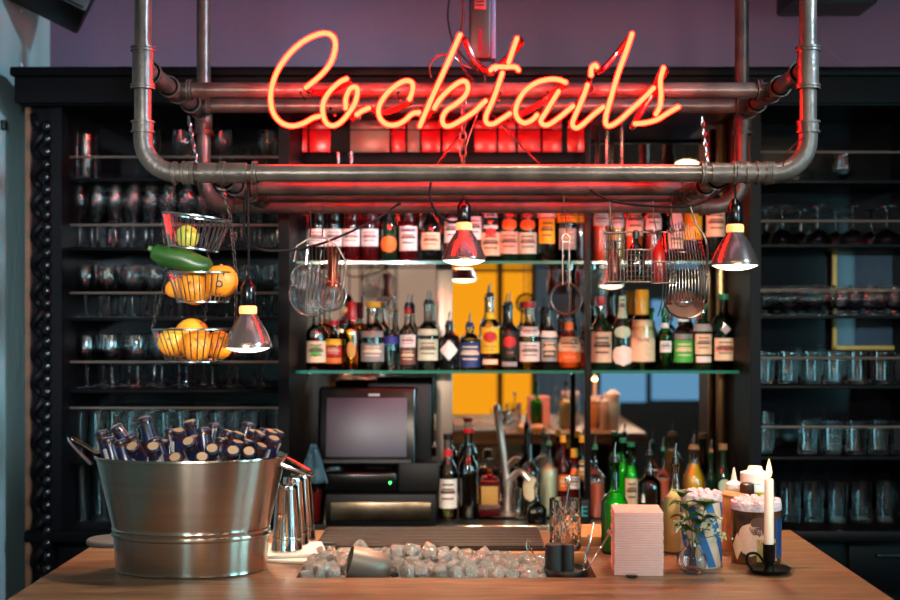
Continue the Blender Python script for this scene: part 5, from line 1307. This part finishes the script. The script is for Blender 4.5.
s6 = light('SPOT', 'counter_fill', (.38, .6, 2.25), 62, (1, .84, .66), spot_size=math.radians(46), spot_blend=.8, shadow_soft_size=.05); aim(s6, (.50, 3.0, 1.2))  # front fill added to brighten the bottles on the counter
a5 = light('SPOT', 'wall_fill', (.2, -2.0, 2.3), 1500, (.66, .84, .95), spot_size=math.radians(13), spot_blend=.8, shadow_soft_size=.1); aim(a5, (-1.50, 4.25, 1.75))  # narrow light added to reach the left wall beside the post
# unseen teal panes and bare bulbs added to put highlights on the glassware
def wpane(n, x0, x1, y0, y1, z0, z1, mat): struct(n, MB().box(x0, x1, y0, y1, z0, z1), mat)
wpane('glint_pane_1', 3.26, 3.29, .4, 1.5, 1.1, 2.4, 'glint_teal')
wpane('glint_pane_2', 3.26, 3.29, -1.2, -.2, 1.1, 2.4, 'glint_teal')
wpane('glint_pane_3', -1.46, -1.02, -3.19, -3.16, 1.0, 2.5, 'glint_teal')
M['globe'] = emis('fill_globe_glow', (1.0, .74, .48), 14)  # unseen globes added behind the camera as soft warm fill
g0 = None
for i, (x, y, z, sc_) in enumerate(((-.95, -.5, 2.65, .15), (.35, -.3, 2.7, .17), (1.7, -.4, 2.65, .17))):
    if g0 is None:
        g0 = thing('fill_globe', 'unseen added fill lantern over the guests', 'lamp', group='unseen fill globes over the guests')
        MB().ball((0, 0, 0), .16, n=24, m=14).build('lamp_shade', 'globe', g0)
        MB().tube([(0, 0, .15), (0, 0, .30), (0, 0, 1.4)], .008, 6).build('cord', 'cable', g0); o = g0
    else: o = copy_tree(g0)
    o.location = (x, y, z)
M['bulb'] = emis('glint_bulb_glow', (1.0, .72, .44), 45)  # unseen bulbs added to give small bright glints
b0 = None
for i, (x, y, z) in enumerate(((-1.1, 1.2, 2.9), (-.5, .9, 3.0), (.1, 1.2, 2.9), (.8, .9, 3.0), (1.5, 1.2, 2.9), (2.2, .9, 2.9), (-1.1, -.6, 2.7), (-.3, -.9, 2.8), (.75, -.9, 2.7), (1.5, -1.1, 2.8), (2.4, -.6, 2.7))):
    if b0 is None:
        b0 = thing('glint_bulb', 'bare bulb hanging over the guests\' side of the room', 'lamp', group='bare bulbs added for glints')
        MB().ball((0, 0, 0), .045, n=16, m=10).build('bulb_glass', 'bulb', b0)
        MB().tube([(0, 0, .04), (0, 0, .10), (0, 0, 1.1)], .008, 6).build('cord', 'cable', b0); o = b0
    else: o = copy_tree(b0)
    o.location = (x, y, z)

w = bpy.data.worlds.new('world'); bpy.context.scene.world = w; w.use_nodes = True
w.node_tree.nodes['Background'].inputs[0].default_value = (.02, .022, .03, 1); w.node_tree.nodes['Background'].inputs[1].default_value = .3

# ---------------------------------------------------------------- camera
cam = bpy.data.cameras.new('camera'); co = bpy.data.objects.new('camera', cam); col.objects.link(co)
co.location = (0, 0, EYE); co.rotation_euler = (PI/2, 0, 0)
cam.sensor_width = 36; cam.lens = F/900*36; cam.shift_x = -13/900; cam.shift_y = 10/900; cam.clip_start = .05
cam.dof.use_dof = True; cam.dof.focus_distance = 2.95; cam.dof.aperture_fstop = 2.8
sc = bpy.context.scene; sc.camera = co
sc.view_settings.view_transform = 'Standard'; sc.view_settings.look = 'None'; sc.view_settings.exposure = 0.12; sc.view_settings.gamma = 1
sc.cycles.use_denoising = True
sc.cycles.max_bounces = 14; sc.cycles.transparent_max_bounces = 24; sc.cycles.transmission_bounces = 10; sc.cycles.glossy_bounces = 5; sc.cycles.diffuse_bounces = 3
sc.cycles.caustics_reflective = True; sc.cycles.caustics_refractive = False; sc.cycles.sample_clamp_indirect = 12; sc.cycles.sample_clamp_direct = 0
